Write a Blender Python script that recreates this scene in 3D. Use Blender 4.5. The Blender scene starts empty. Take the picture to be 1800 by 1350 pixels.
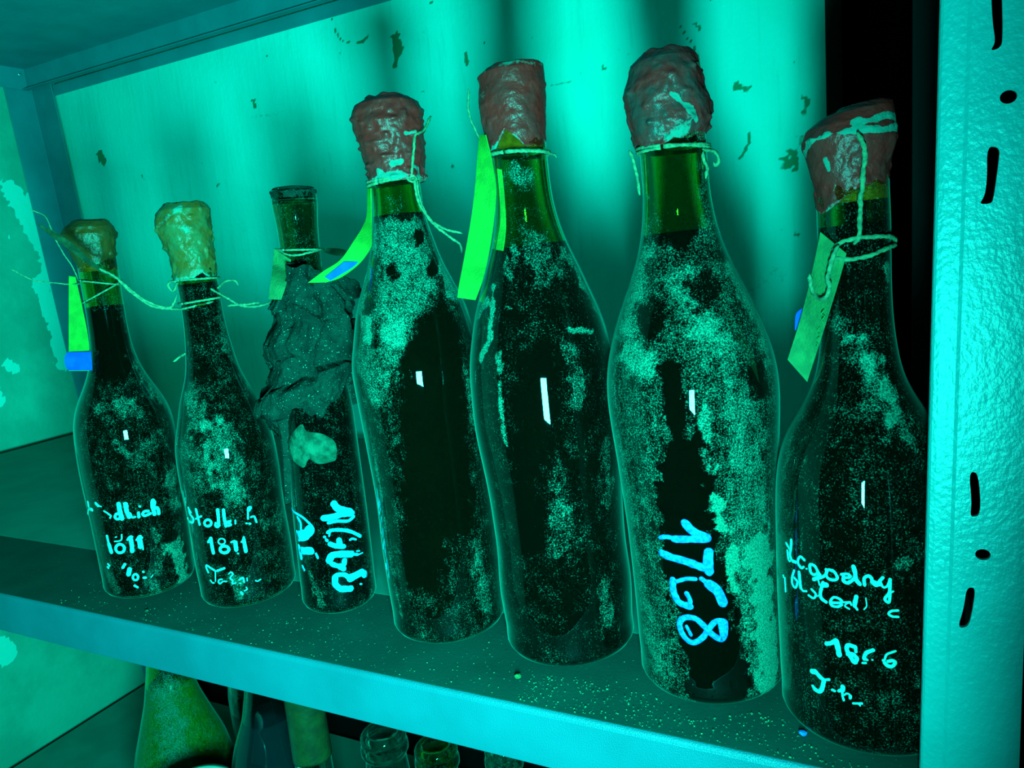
import bpy, bmesh, math, random
import numpy as np
from mathutils import Matrix, Vector
from mathutils.geometry import tessellate_polygon

# ------------------------------------------------------------------ camera, world, lamp, exposure
scene = bpy.context.scene
col = scene.collection
cam_data = bpy.data.cameras.new('camera')
cam_data.sensor_width = 36.0
cam_data.lens = 1314.979 / 1800.0 * 36.0
cam_data.clip_start = 0.01
cam = bpy.data.objects.new('camera', cam_data)
col.objects.link(cam)
cam.matrix_world = Matrix(((0.89236, 0.001716, 0.451321, 0.0),
                           (0.441887, 0.200103, -0.874468, 0.0),
                           (-0.091811, 0.979773, 0.177806, 0.25),
                           (0, 0, 0, 1)))
scene.camera = cam

world = bpy.data.worlds.new('cellar_darkness')
scene.world = world
world.use_nodes = True
world.node_tree.nodes['Background'].inputs['Color'].default_value = (0.02, 0.9, 0.75, 1)
world.node_tree.nodes['Background'].inputs['Strength'].default_value = 0.003

# hand lamp held just under the phone and turned to the left: the only light in the cellar
lamp = bpy.data.lights.new('hand_lamp', 'AREA')
lamp.shape = 'RECTANGLE'
lamp.size = 0.115
lamp.size_y = 0.10
lamp.color = (0.014, 1.0, 0.80)
lamp.energy = 32.0
lamp.use_nodes = False
lamp_object = bpy.data.objects.new('hand_lamp', lamp)
col.objects.link(lamp_object)
lamp_object.location = (0.005, -0.02, 0.127)
lamp_object.rotation_euler = Vector((-0.985, 0.15, 0.06)).to_track_quat('-Z', 'Y').to_euler()

vs = scene.view_settings
vs.view_transform = 'Standard'
vs.look = 'None'
vs.exposure = 0.0
vs.gamma = 1.0
vs.use_curve_mapping = False

# ------------------------------------------------------------------ measured data (metres, local to each bottle)
BOTTLES = {
'b1': {'base':[-0.5596,0.3858],'tilt':0.0307,'prof':[(0.0,0.0281),(0.002,0.0326),(0.006,0.0351),(0.0133,0.0351),(0.0392,0.0355),(0.0646,0.036),(0.0893,0.0372),(0.1135,0.0377),(0.1416,0.0366),(0.1598,0.0317),(0.1695,0.0251),(0.1883,0.0173),(0.2069,0.0142),(0.2251,0.0137),(0.2386,0.0137),(0.2608,0.014),(0.2918,0.014)],'cap':[(0.2673,0.0137,-0.001),(0.2738,0.0149,-0.0008),(0.2827,0.0177,-0.0023),(0.2904,0.0186,-0.0024),(0.2956,0.0169,-0.0015),(0.2998,0.0129,0.0)],'ink':[(0.00309,[(-0.2429,0.0832),(-0.2697,0.0783),(-0.1192,0.0779)]),(0.00203,[(-0.5441,0.0711),(-0.2861,0.0775)]),(0.00274,[(0.069,0.084),(0.1172,0.0824)]),(0.00106,[(0.1172,0.0824),(0.2029,0.0817)]),(0.00136,[(0.2529,0.078),(0.3255,0.0762)]),(0.00151,[(0.3386,0.0755),(0.3836,0.074),(0.3599,0.0723)]),(0.00226,[(0.5656,0.075),(0.5144,0.0752),(0.4686,0.0728),(0.5018,0.0709),(0.5652,0.0714),(0.596,0.0741)]),(0.00338,[(0.5967,0.0833),(0.5934,0.0777),(0.6064,0.0709)]),(0.00315,[(0.7274,0.0827),(0.7254,0.0812),(0.727,0.0763),(0.7528,0.0715)]),(0.00254,[(0.7439,0.0801),(0.7362,0.0829)]),(0.00165,[(0.7528,0.0715),(0.7825,0.0745),(0.8081,0.0708),(0.8662,0.0707)]),(0.00225,[(0.9437,0.0736),(0.9381,0.0701)]),(0.0018,[(0.9846,0.0786),(0.9904,0.0784)]),(0.00225,[(1.1349,0.0732),(1.0602,0.0736),(1.0197,0.0719),(1.0548,0.0701),(1.1688,0.0707)]),(0.00315,[(1.2582,0.0808),(1.2354,0.0767),(1.2519,0.0694)]),(0.0027,[(1.2582,0.0808),(1.2871,0.079),(1.2487,0.0755)]),(0.00271,[(1.25,0.0737),(1.3145,0.074),(1.3447,0.0719),(1.3442,0.0687)]),(0.002,[(0.189,0.0569),(0.1919,0.0512)]),(0.00355,[(0.1974,0.0498),(0.2184,0.0434)]),(0.0023,[(0.5409,0.0459),(0.5236,0.0443),(0.4872,0.0431),(0.4382,0.0426),(0.3904,0.0429),(0.3579,0.0441),(0.3462,0.0457),(0.3569,0.0474),(0.3918,0.0489),(0.4389,0.0497),(0.4849,0.0496),(0.522,0.0487),(0.5429,0.0472),(0.5388,0.0454)]),(0.00107,[(0.397,0.0559),(0.4169,0.0561)]),(0.00114,[(0.3601,0.0524),(0.457,0.0525),(0.5173,0.0538),(0.5388,0.0577)]),(0.00167,[(0.6385,0.053),(0.7008,0.0553),(0.7419,0.0549)]),(0.00319,[(0.7027,0.0537),(0.7058,0.0487),(0.6905,0.043)]),(0.00197,[(0.8219,0.0518),(0.8915,0.0544),(0.9273,0.0527)]),(0.00342,[(0.8785,0.0524),(0.8665,0.0453)]),(0.00122,[(0.9136,0.0515),(0.9128,0.0428)]),(0.00172,[(0.0554,0.0325),(0.084,0.0311)]),(0.00172,[(0.0176,0.0297),(0.0435,0.0291)]),(0.00231,[(0.4904,0.0327),(0.4287,0.03)]),(0.00355,[(0.5702,0.0281),(0.5259,0.0239)]),(0.00185,[(0.7168,0.0204),(0.7062,0.0193),(0.6848,0.0185),(0.6573,0.0182),(0.6329,0.0186),(0.6131,0.0194),(0.6076,0.0206),(0.6158,0.0218),(0.6341,0.0228),(0.6605,0.0233),(0.6861,0.0232),(0.707,0.0225),(0.717,0.0213),(0.7151,0.0201)]),(0.00169,[(0.8369,0.0243),(0.8443,0.024)]),(0.00201,[(0.8329,0.0192),(0.8669,0.0189)]),(0.00186,[(0.6142,0.0137),(0.6699,0.0121)]),(0.00077,[(0.978,0.0182),(1.023,0.0198)])],'dust':[(0.41250000000000003,0.0206,0.0072,[(2.0636,0.1943),(2.4946,0.1758),(2.4825,0.1579)]),(0.30000000000000004,0.0099,0.005,[(0.4707,0.1585),(0.7955,0.1596),(1.2502,0.1527)]),(0.375,0.0144,0.0051,[(1.7447,0.0944),(1.876,0.0732)]),(0.6000000000000001,0.0126,0.0037,[(1.646,0.0369),(1.7648,0.0072)]),(0.375,0.0041,0.0021,[(1.1842,0.0578),(1.3071,0.0417),(1.6141,0.0299)]),(0.5249999999999999,0.0075,0.0037,[(-0.5442,0.078),(-0.5507,0.0436),(-0.3125,0.0261)]),(0.30000000000000004,0.0105,0.0042,[(1.054,0.0251),(1.1158,-0.0005)]),(0.26249999999999996,0.0074,0.0032,[(-0.0212,0.0235),(0.1638,0.0119)]),(0.375,0.005,0.0025,[(0.7561,0.1317),(0.9295,0.1216)]),(0.22499999999999998,0.015,0.006,[(1.6892,0.1284),(1.1378,0.1199)]),(-0.5,0.0251,0.0075,[(0.7962,0.2173),(1.0527,0.1903)])]},
'b2': {'base':[-0.4588,0.3995],'tilt':-0.0092,'prof':[(0.0,0.0289),(0.002,0.0336),(0.006,0.0361),(0.0368,0.0367),(0.069,0.0358),(0.1026,0.0371),(0.1303,0.0358),(0.1408,0.0312),(0.1626,0.0264),(0.1759,0.0195),(0.1933,0.0171),(0.2108,0.0148),(0.2281,0.0141),(0.245,0.0142),(0.2952,0.0142)],'cap':[(0.2502,0.0153,-0.0011),(0.2577,0.0153,-0.0003),(0.2661,0.0159,-0.0003),(0.2787,0.0175,-0.002),(0.287,0.0193,-0.0025),(0.2931,0.0191,-0.0021),(0.2992,0.0182,-0.0009),(0.3032,0.0147,0.0)],'ink':[(0.00238,[(-0.2903,0.0813),(-0.2888,0.0769),(-0.1804,0.0739),(-0.2388,0.0705),(-0.459,0.0699),(-0.4986,0.0713)]),(0.00181,[(-0.2907,0.081),(-0.2129,0.0784)]),(0.00234,[(-0.0117,0.0815),(-0.0069,0.0762),(0.0046,0.0699)]),(0.00152,[(-0.0785,0.0739),(0.1001,0.0764)]),(0.00205,[(0.3076,0.071),(0.2911,0.0699),(0.2617,0.069),(0.2208,0.0686),(0.1843,0.0688),(0.1539,0.0695),(0.1444,0.0706),(0.1571,0.0719),(0.1869,0.073),(0.2229,0.0736),(0.2636,0.0736),(0.2933,0.073),(0.3073,0.0719),(0.3061,0.0707)]),(0.00244,[(0.4909,0.0809),(0.4768,0.0746),(0.4544,0.0687)]),(0.00163,[(0.4028,0.0708),(0.3833,0.0689),(0.4233,0.0675),(0.471,0.0686)]),(0.0023,[(0.6063,0.0803),(0.5932,0.0741),(0.5967,0.0677)]),(0.00203,[(0.6076,0.07),(0.6955,0.0708)]),(0.00163,[(0.6271,0.0705),(0.7002,0.0681),(0.6471,0.0675)]),(0.00122,[(0.7953,0.0708),(0.787,0.0682)]),(0.00149,[(1.0433,0.0698),(1.0647,0.0749),(1.0798,0.0778),(1.1222,0.0783),(1.1353,0.0772),(1.0935,0.0756)]),(0.00216,[(1.1101,0.0781),(1.1118,0.0769)]),(0.00149,[(1.1077,0.0704),(1.1709,0.0702),(1.1886,0.0682),(1.2012,0.0654)]),(0.00136,[(0.9957,0.0666),(1.005,0.0665)]),(0.00163,[(1.0542,0.0658),(1.0695,0.0655)]),(0.00276,[(0.2334,0.059),(0.2308,0.0527),(0.2394,0.0478)]),(0.00207,[(0.2334,0.059),(0.1601,0.0563)]),(0.00109,[(0.5293,0.0559),(0.5162,0.0549),(0.4918,0.0543),(0.4575,0.054),(0.4238,0.0543),(0.3997,0.055),(0.3896,0.056),(0.3979,0.0571),(0.4207,0.058),(0.4513,0.0584),(0.486,0.0583),(0.5136,0.0577),(0.5285,0.0568),(0.5277,0.0557)]),(0.00233,[(0.5768,0.0495),(0.5609,0.0483),(0.5283,0.0475),(0.4858,0.0472),(0.4442,0.0476),(0.4117,0.0485),(0.399,0.0497),(0.4059,0.0509),(0.436,0.052),(0.4764,0.0525),(0.5195,0.0523),(0.5544,0.0516),(0.5754,0.0505),(0.5749,0.0492)]),(0.00164,[(0.6509,0.0547),(0.7114,0.0552)]),(0.00287,[(0.723,0.0541),(0.718,0.0482)]),(0.00123,[(0.7355,0.0454),(0.7428,0.0451)]),(0.00273,[(0.8915,0.0547),(0.8941,0.0457)]),(0.00164,[(0.9,0.0566),(0.8915,0.0547)]),(0.0015,[(0.8446,0.0535),(0.8901,0.0544)]),(0.00154,[(0.0226,0.032),(-0.0125,0.0357),(0.0133,0.0375),(0.097,0.036),(0.1987,0.0338)]),(0.0018,[(0.257,0.0335),(0.4212,0.0353)]),(0.00084,[(0.2163,0.0335),(0.1735,0.0252)]),(0.00113,[(0.0454,0.0256),(0.0827,0.0238),(0.1266,0.0236)]),(0.00112,[(0.3317,0.0266),(0.2645,0.0263),(0.2369,0.0246),(0.2664,0.0231),(0.3419,0.0249),(0.4147,0.0247)]),(0.00111,[(0.4956,0.0306),(0.543,0.0317),(0.5679,0.0298),(0.5045,0.0271),(0.5465,0.0249),(0.5263,0.0225),(0.5952,0.0227)]),(0.00139,[(0.6797,0.0247),(0.7512,0.0258),(0.7612,0.0223)]),(0.00097,[(0.6766,0.022),(0.6914,0.0216)]),(0.00097,[(0.8267,0.0248),(0.8248,0.0228)]),(0.00097,[(0.9833,0.0211),(1.0222,0.0202),(1.0859,0.0209)]),(0.00182,[(0.6689,0.0145),(0.687,0.013)]),(0.00098,[(0.7395,0.0153),(0.7922,0.0159),(0.7831,0.0177)])],'dust':[(0.4,0.0163,0.0064,[(0.0239,0.1676),(0.2501,0.1474)]),(0.48,0.0063,0.0036,[(0.8126,0.1476),(0.489,0.1428)]),(0.36000000000000004,0.0202,0.0072,[(0.8072,0.1336),(0.836,0.0949)]),(0.36000000000000004,0.0074,0.0037,[(1.9342,0.1875),(2.1259,0.164)]),(0.27999999999999997,0.0073,0.0037,[(1.6618,0.2186),(1.7568,0.1968)]),(0.27999999999999997,0.0273,0.0091,[(0.0258,0.1234),(0.2313,0.1064)]),(0.27999999999999997,0.0063,0.0027,[(0.8047,0.0951),(0.8749,0.099)]),(0.36000000000000004,0.0094,0.0047,[(0.5788,0.025),(0.6173,0.0133)]),(0.27999999999999997,0.0095,0.0038,[(1.4398,0.0614),(2.3667,0.0583)])]},
'b3': {'base':[-0.3736,0.4072],'tilt':0.033,'prof':[(0.0,0.0221),(0.002,0.0256),(0.006,0.0276),(0.071,0.0268),(0.1274,0.0251),(0.155,0.0243),(0.175,0.0215),(0.192,0.0175),(0.21,0.0142),(0.23,0.0134),(0.2632,0.0135),(0.2813,0.0134),(0.2814,0.0134),(0.2843,0.0144),(0.2853,0.0148),(0.2922,0.0157),(0.2987,0.016),(0.3024,0.0149)],'cap':[(0.2853,0.0154,-0.002),(0.2922,0.0157,-0.0024),(0.2987,0.016,-0.0028),(0.3024,0.0149,-0.0027)],'ink':[(0.00502,[(0.847,0.0848),(0.9437,0.0808),(1.2779,0.0759)]),(0.00472,[(0.5435,0.0754),(0.7747,0.0755),(1.0499,0.0761),(1.3235,0.0746)]),(0.00229,[(0.6491,0.0716),(0.8924,0.0718),(1.1692,0.07),(1.364,0.0716)]),(0.00262,[(0.611,0.0648),(0.736,0.0659),(0.999,0.0644),(1.2291,0.0613),(1.5089,0.0553)]),(0.00138,[(0.6327,0.062),(0.6508,0.0638)]),(0.00199,[(0.5058,0.0616),(0.5178,0.0614)]),(0.00215,[(0.5473,0.0593),(0.563,0.0587)]),(0.00354,[(0.6304,0.0559),(0.7749,0.0537),(0.9701,0.0522)]),(0.00431,[(0.8686,0.0576),(0.8779,0.0544)]),(0.0017,[(1.1664,0.0557),(1.2309,0.056),(1.3341,0.0545)]),(0.00512,[(0.5611,0.0437),(0.6617,0.0472),(0.9033,0.0468),(1.1525,0.0449)]),(0.00234,[(1.1784,0.0447),(1.3303,0.0429)]),(0.0011,[(1.3294,0.0425),(1.5139,0.0422)]),(0.00373,[(0.5611,0.0437),(0.6156,0.041),(0.7596,0.0387),(0.9131,0.0384),(0.9503,0.0417)]),(0.00389,[(0.8012,0.0382),(0.9023,0.0356)]),(0.00125,[(1.3292,0.0455),(1.4123,0.0448)]),(0.00352,[(0.6381,0.0299),(0.7109,0.0318),(0.9066,0.031),(1.0298,0.0274)]),(0.00569,[(1.0526,0.0272),(1.2547,0.0279),(1.4108,0.0279),(1.5121,0.0253)]),(0.00455,[(0.6618,0.0304),(0.6463,0.0253),(0.7369,0.0216)]),(0.00489,[(0.7773,0.0208),(1.0193,0.0193)]),(0.00159,[(1.3248,0.0199),(1.355,0.0195)]),(0.00777,[(-0.2817,0.0606),(-0.0444,0.0628),(0.1182,0.0668)]),(0.00441,[(-0.4355,0.0618),(-0.3648,0.0581)]),(0.00186,[(-0.761,0.0778),(-0.1618,0.0765),(0.1379,0.0715),(0.2253,0.0682)]),(0.00218,[(-0.3105,0.0745),(-0.1918,0.0713),(-0.2036,0.0662)]),(0.00444,[(-0.4289,0.0512),(-0.3668,0.0439)]),(0.00564,[(-0.2591,0.0495),(0.0801,0.051)]),(0.00223,[(-0.3281,0.037),(-0.2621,0.0348)]),(0.00171,[(0.227,0.0491),(0.2635,0.046)])],'dust':[(0.35,0.0108,0.0045,[(2.2498,0.0437),(1.9028,0.002)]),(0.3,0.0085,0.0034,[(2.2527,0.1542),(2.2447,0.1366)]),(0.3,0.0062,0.0035,[(-0.0477,0.0327),(0.2151,0.0115)])],'crust':[(0.1494,0.0314,-0.0034),(0.1624,0.0324,-0.0063),(0.1824,0.0309,-0.0015),(0.1986,0.0333,-0.0003),(0.2139,0.0287,0.0068),(0.23,0.0274,0.0058),(0.242,0.023,0.0051),(0.2499,0.0163,0.0045)],'chip':[(-0.4683,0.1299),(0.1698,0.1435),(0.3366,0.1389),(0.7577,0.136),(1.093,0.1279),(1.0658,0.117),(0.8717,0.1152),(0.5637,0.115),(0.3136,0.1187),(0.1107,0.1125),(-0.303,0.1196)]},
'b4': {'base':[-0.2738,0.4041],'tilt':-0.0133,'prof':[(0.0,0.0307),(0.002,0.0357),(0.006,0.0384),(0.0142,0.0384),(0.0589,0.0395),(0.0953,0.0386),(0.1371,0.0406),(0.1652,0.0422),(0.1867,0.0433),(0.1954,0.04),(0.2189,0.0354),(0.2332,0.0297),(0.2441,0.024),(0.2783,0.0156),(0.294,0.0155),(0.339,0.0155)],'cap':[(0.2981,0.0178,0.0014),(0.3043,0.0183,0.002),(0.3146,0.0198,0.0018),(0.3232,0.0209,0.0013),(0.3318,0.0217,0.0005),(0.3385,0.0215,0.0006),(0.3436,0.0196,0.0007),(0.347,0.0138,0.0016)],'dust':[(0.75,0.0087,0.0051,[(-0.7341,0.2674),(-0.6647,0.2432),(-0.5157,0.2229),(-0.2552,0.2075)]),(0.5,0.0389,0.0159,[(0.5203,0.2687),(0.6091,0.2409),(0.3785,0.2181)]),(0.62,0.0108,0.0051,[(1.6534,0.242),(1.5621,0.222),(1.5959,0.231)]),(0.4,0.0212,0.0088,[(-0.3216,0.1955),(-0.1136,0.1713),(0.2485,0.2017)]),(-0.6,0.0317,0.0123,[(0.9275,0.2021),(0.8257,0.1645),(0.8044,0.091)]),(-0.55,0.0251,0.0108,[(0.7202,0.1863),(0.2258,0.056)]),(0.35,0.0038,0.0023,[(-0.4185,0.1372),(-0.469,0.0715),(-0.3657,0.0206)]),(0.3,0.0085,0.0046,[(1.1929,0.0678),(1.3181,0.0101)]),(0.22,0.0106,0.005,[(0.6427,0.1441),(0.666,0.107)]),(0.7,0.0028,0.001,[(0.4916,0.1841),(0.4943,0.1771)]),(0.6,0.0021,0.0007,[(0.8468,0.1456),(0.8583,0.1434)]),(-0.5,0.0294,0.0051,[(-0.3824,0.2893),(1.4265,0.2869)]),(-0.8,0.0079,0.0018,[(1.1068,0.26),(1.1323,0.2593)]),(-0.8,0.0072,0.0018,[(1.3194,0.2426),(1.3573,0.2418)]),(-0.6,0.0085,0.0035,[(0.2648,0.2418),(0.3078,0.2407)]),(-0.7,0.005,0.0021,[(-0.3608,0.2195),(-0.2847,0.2212)]),(0.35,0.0071,0.0036,[(1.3497,0.1782),(1.4642,0.1443)])]},
'b5': {'base':[-0.1838,0.4059],'tilt':-0.0242,'prof':[(0.0,0.0324),(0.002,0.0377),(0.006,0.0405),(0.0224,0.0405),(0.0394,0.0421),(0.065,0.0401),(0.0878,0.0407),(0.1041,0.0412),(0.146,0.0452),(0.1877,0.0436),(0.1928,0.0413),(0.2119,0.0375),(0.225,0.0318),(0.2373,0.0283),(0.2505,0.022),(0.2646,0.0184),(0.2767,0.0163),(0.2935,0.0162),(0.3414,0.0162)],'cap':[(0.3063,0.0166,-0.0006),(0.3127,0.0175,-0.0009),(0.3221,0.0184,-0.0008),(0.3314,0.0192,-0.0005),(0.3422,0.0186,0.0005),(0.3468,0.0187,0.0006),(0.3494,0.0165,0.0025)],'dust':[(1.1,0.0039,0.001,[(-0.3809,0.2296),(-0.3371,0.2126),(-0.3406,0.2001),(-0.5045,0.1905)]),(0.9,0.004,0.001,[(-0.4885,0.2219),(-0.7586,0.2125)]),(0.9,0.0026,0.001,[(0.8847,0.2022),(1.2767,0.1983)]),(0.6,0.0073,0.003,[(1.3548,0.2457),(1.5149,0.2326)]),(0.65,0.0046,0.0027,[(1.4504,0.2255),(1.6992,0.206)]),(0.5,0.0065,0.0029,[(0.0746,0.2487),(-0.0466,0.2367)]),(0.8,0.0038,0.0013,[(-0.1458,0.1922),(-0.1589,0.1685),(-0.1539,0.1405)]),(0.35,0.0164,0.0072,[(0.3165,0.1284),(0.4134,0.1073),(0.4231,0.0795)]),(0.4,0.007,0.0028,[(0.9681,0.0489),(1.0161,0.0264)]),(0.35,0.0087,0.0047,[(1.2369,0.1344),(1.2719,0.0993)]),(0.35,0.0161,0.0064,[(0.5943,0.2506),(0.7135,0.2344)]),(0.45,0.0099,0.005,[(0.2378,0.2923),(0.5112,0.2887)]),(0.4,0.0095,0.0044,[(0.8529,0.1899),(0.8854,0.1643)]),(-0.4,0.0194,0.0065,[(0.4228,0.1862),(-0.0302,0.0832)]),(0.6,0.0016,0.0006,[(-0.0455,0.2182),(0.0594,0.2165)])]},
'b6': {'base':[-0.0921,0.3968],'tilt':-0.0256,'prof':[(0.0,0.032),(0.002,0.0372),(0.006,0.04),(0.0313,0.04),(0.0527,0.04),(0.0674,0.0402),(0.0942,0.0409),(0.1045,0.0416),(0.1344,0.0434),(0.1444,0.0443),(0.1636,0.0455),(0.1732,0.0452),(0.1864,0.0432),(0.2069,0.0366),(0.2159,0.0324),(0.2269,0.0276),(0.238,0.0226),(0.2498,0.0195),(0.2673,0.0168),(0.2875,0.0168),(0.3306,0.0168)],'cap':[(0.2959,0.0174,-0.0016),(0.2999,0.0186,-0.0006),(0.307,0.0204,-0.0008),(0.3154,0.0208,-0.0014),(0.3264,0.0194,-0.0015),(0.3347,0.0164,-0.0012),(0.3386,0.0125,-0.0)],'ink':[(0.00447,[(0.049,0.1054),(0.1268,0.1013),(0.2967,0.0973)]),(0.00398,[(-0.1035,0.0961),(0.1178,0.0967),(0.2957,0.0967)]),(0.00246,[(-0.2938,0.0958),(-0.2199,0.0967),(-0.1007,0.0968)]),(0.00431,[(-0.2938,0.087),(-0.1728,0.0857),(0.0254,0.0842),(0.2755,0.0802)]),(0.00494,[(0.3042,0.0895),(0.289,0.0844),(0.2936,0.079)]),(0.00387,[(-0.1805,0.0728),(-0.1869,0.0666),(-0.1247,0.0608),(0.0177,0.0592)]),(0.00224,[(-0.1279,0.0725),(0.0063,0.0746),(0.1174,0.0748)]),(0.00253,[(0.0177,0.0592),(0.0254,0.0629),(-0.0105,0.0664)]),(0.00263,[(0.1925,0.075),(0.2752,0.0722)]),(0.00503,[(0.2752,0.0722),(0.3773,0.068),(0.4361,0.0614)]),(0.00312,[(0.1609,0.0495),(0.0755,0.0526),(-0.0532,0.0526),(-0.133,0.0496),(-0.1341,0.0452),(-0.0753,0.0407),(0.0223,0.0388),(0.1405,0.0418),(0.2322,0.0468),(0.3222,0.051),(0.434,0.0509),(0.4447,0.0476),(0.4275,0.0434),(0.3822,0.041),(0.2821,0.0437),(0.1609,0.0495)]),(0.00339,[(0.3914,0.0508),(0.4065,0.0435)]),(0.00177,[(-0.0471,0.0477),(0.0017,0.0431)])],'dust':[(0.5,0.0148,0.0065,[(-0.817,0.2347),(-0.7988,0.2152),(-0.525,0.1932),(-0.2283,0.1853)]),(0.5,0.0078,0.0042,[(1.2929,0.227),(1.4243,0.2001),(1.3177,0.1804)]),(0.3,0.0173,0.0072,[(0.2368,0.2247),(0.4281,0.2079)]),(0.3,0.0143,0.0071,[(0.458,0.197),(0.7477,0.1847)]),(0.3,0.0219,0.0094,[(0.8216,0.1619),(0.8773,0.1079),(0.9143,0.0606),(0.9842,0.0177)]),(0.75,0.0164,0.002,[(1.0244,0.0876),(1.0529,0.0491),(1.0586,0.0098)]),(0.2,0.013,0.0065,[(-0.8269,0.1438),(-0.9818,0.0862),(-0.7003,0.0404),(-0.4361,0.0144)]),(1.0,0.0062,0.0012,[(0.5791,0.0873),(0.5686,0.0686)]),(1.0,0.006,0.0018,[(0.4542,0.1172),(0.4647,0.1034)]),(0.9,0.0046,0.0017,[(0.3132,0.1418),(0.3844,0.1337)]),(0.5,0.0057,0.0029,[(0.3756,0.1647),(0.3607,0.1445)]),(-0.75,0.0103,0.0026,[(-0.0212,0.1852),(0.0493,0.1656),(0.1282,0.1422)]),(-0.85,0.0223,0.0024,[(0.1282,0.1422),(0.0005,0.1118),(0.1689,0.0933)]),(-1.0,0.0302,0.0019,[(0.0357,0.0963),(0.2074,0.0556),(0.335,0.0121)]),(-0.5,0.0145,0.0023,[(0.5462,0.2204),(0.5855,0.2195)]),(-0.4,0.0162,0.0029,[(-0.2911,0.2097),(-0.238,0.2083)]),(-0.6,0.0328,0.006,[(0.091,0.2847),(0.0677,0.2584)]),(0.35,0.012,0.0018,[(-0.5615,0.2556),(-0.2937,0.248)]),(-0.6,0.0088,0.0029,[(1.0478,0.1798),(1.0424,0.1685)])]},
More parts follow.
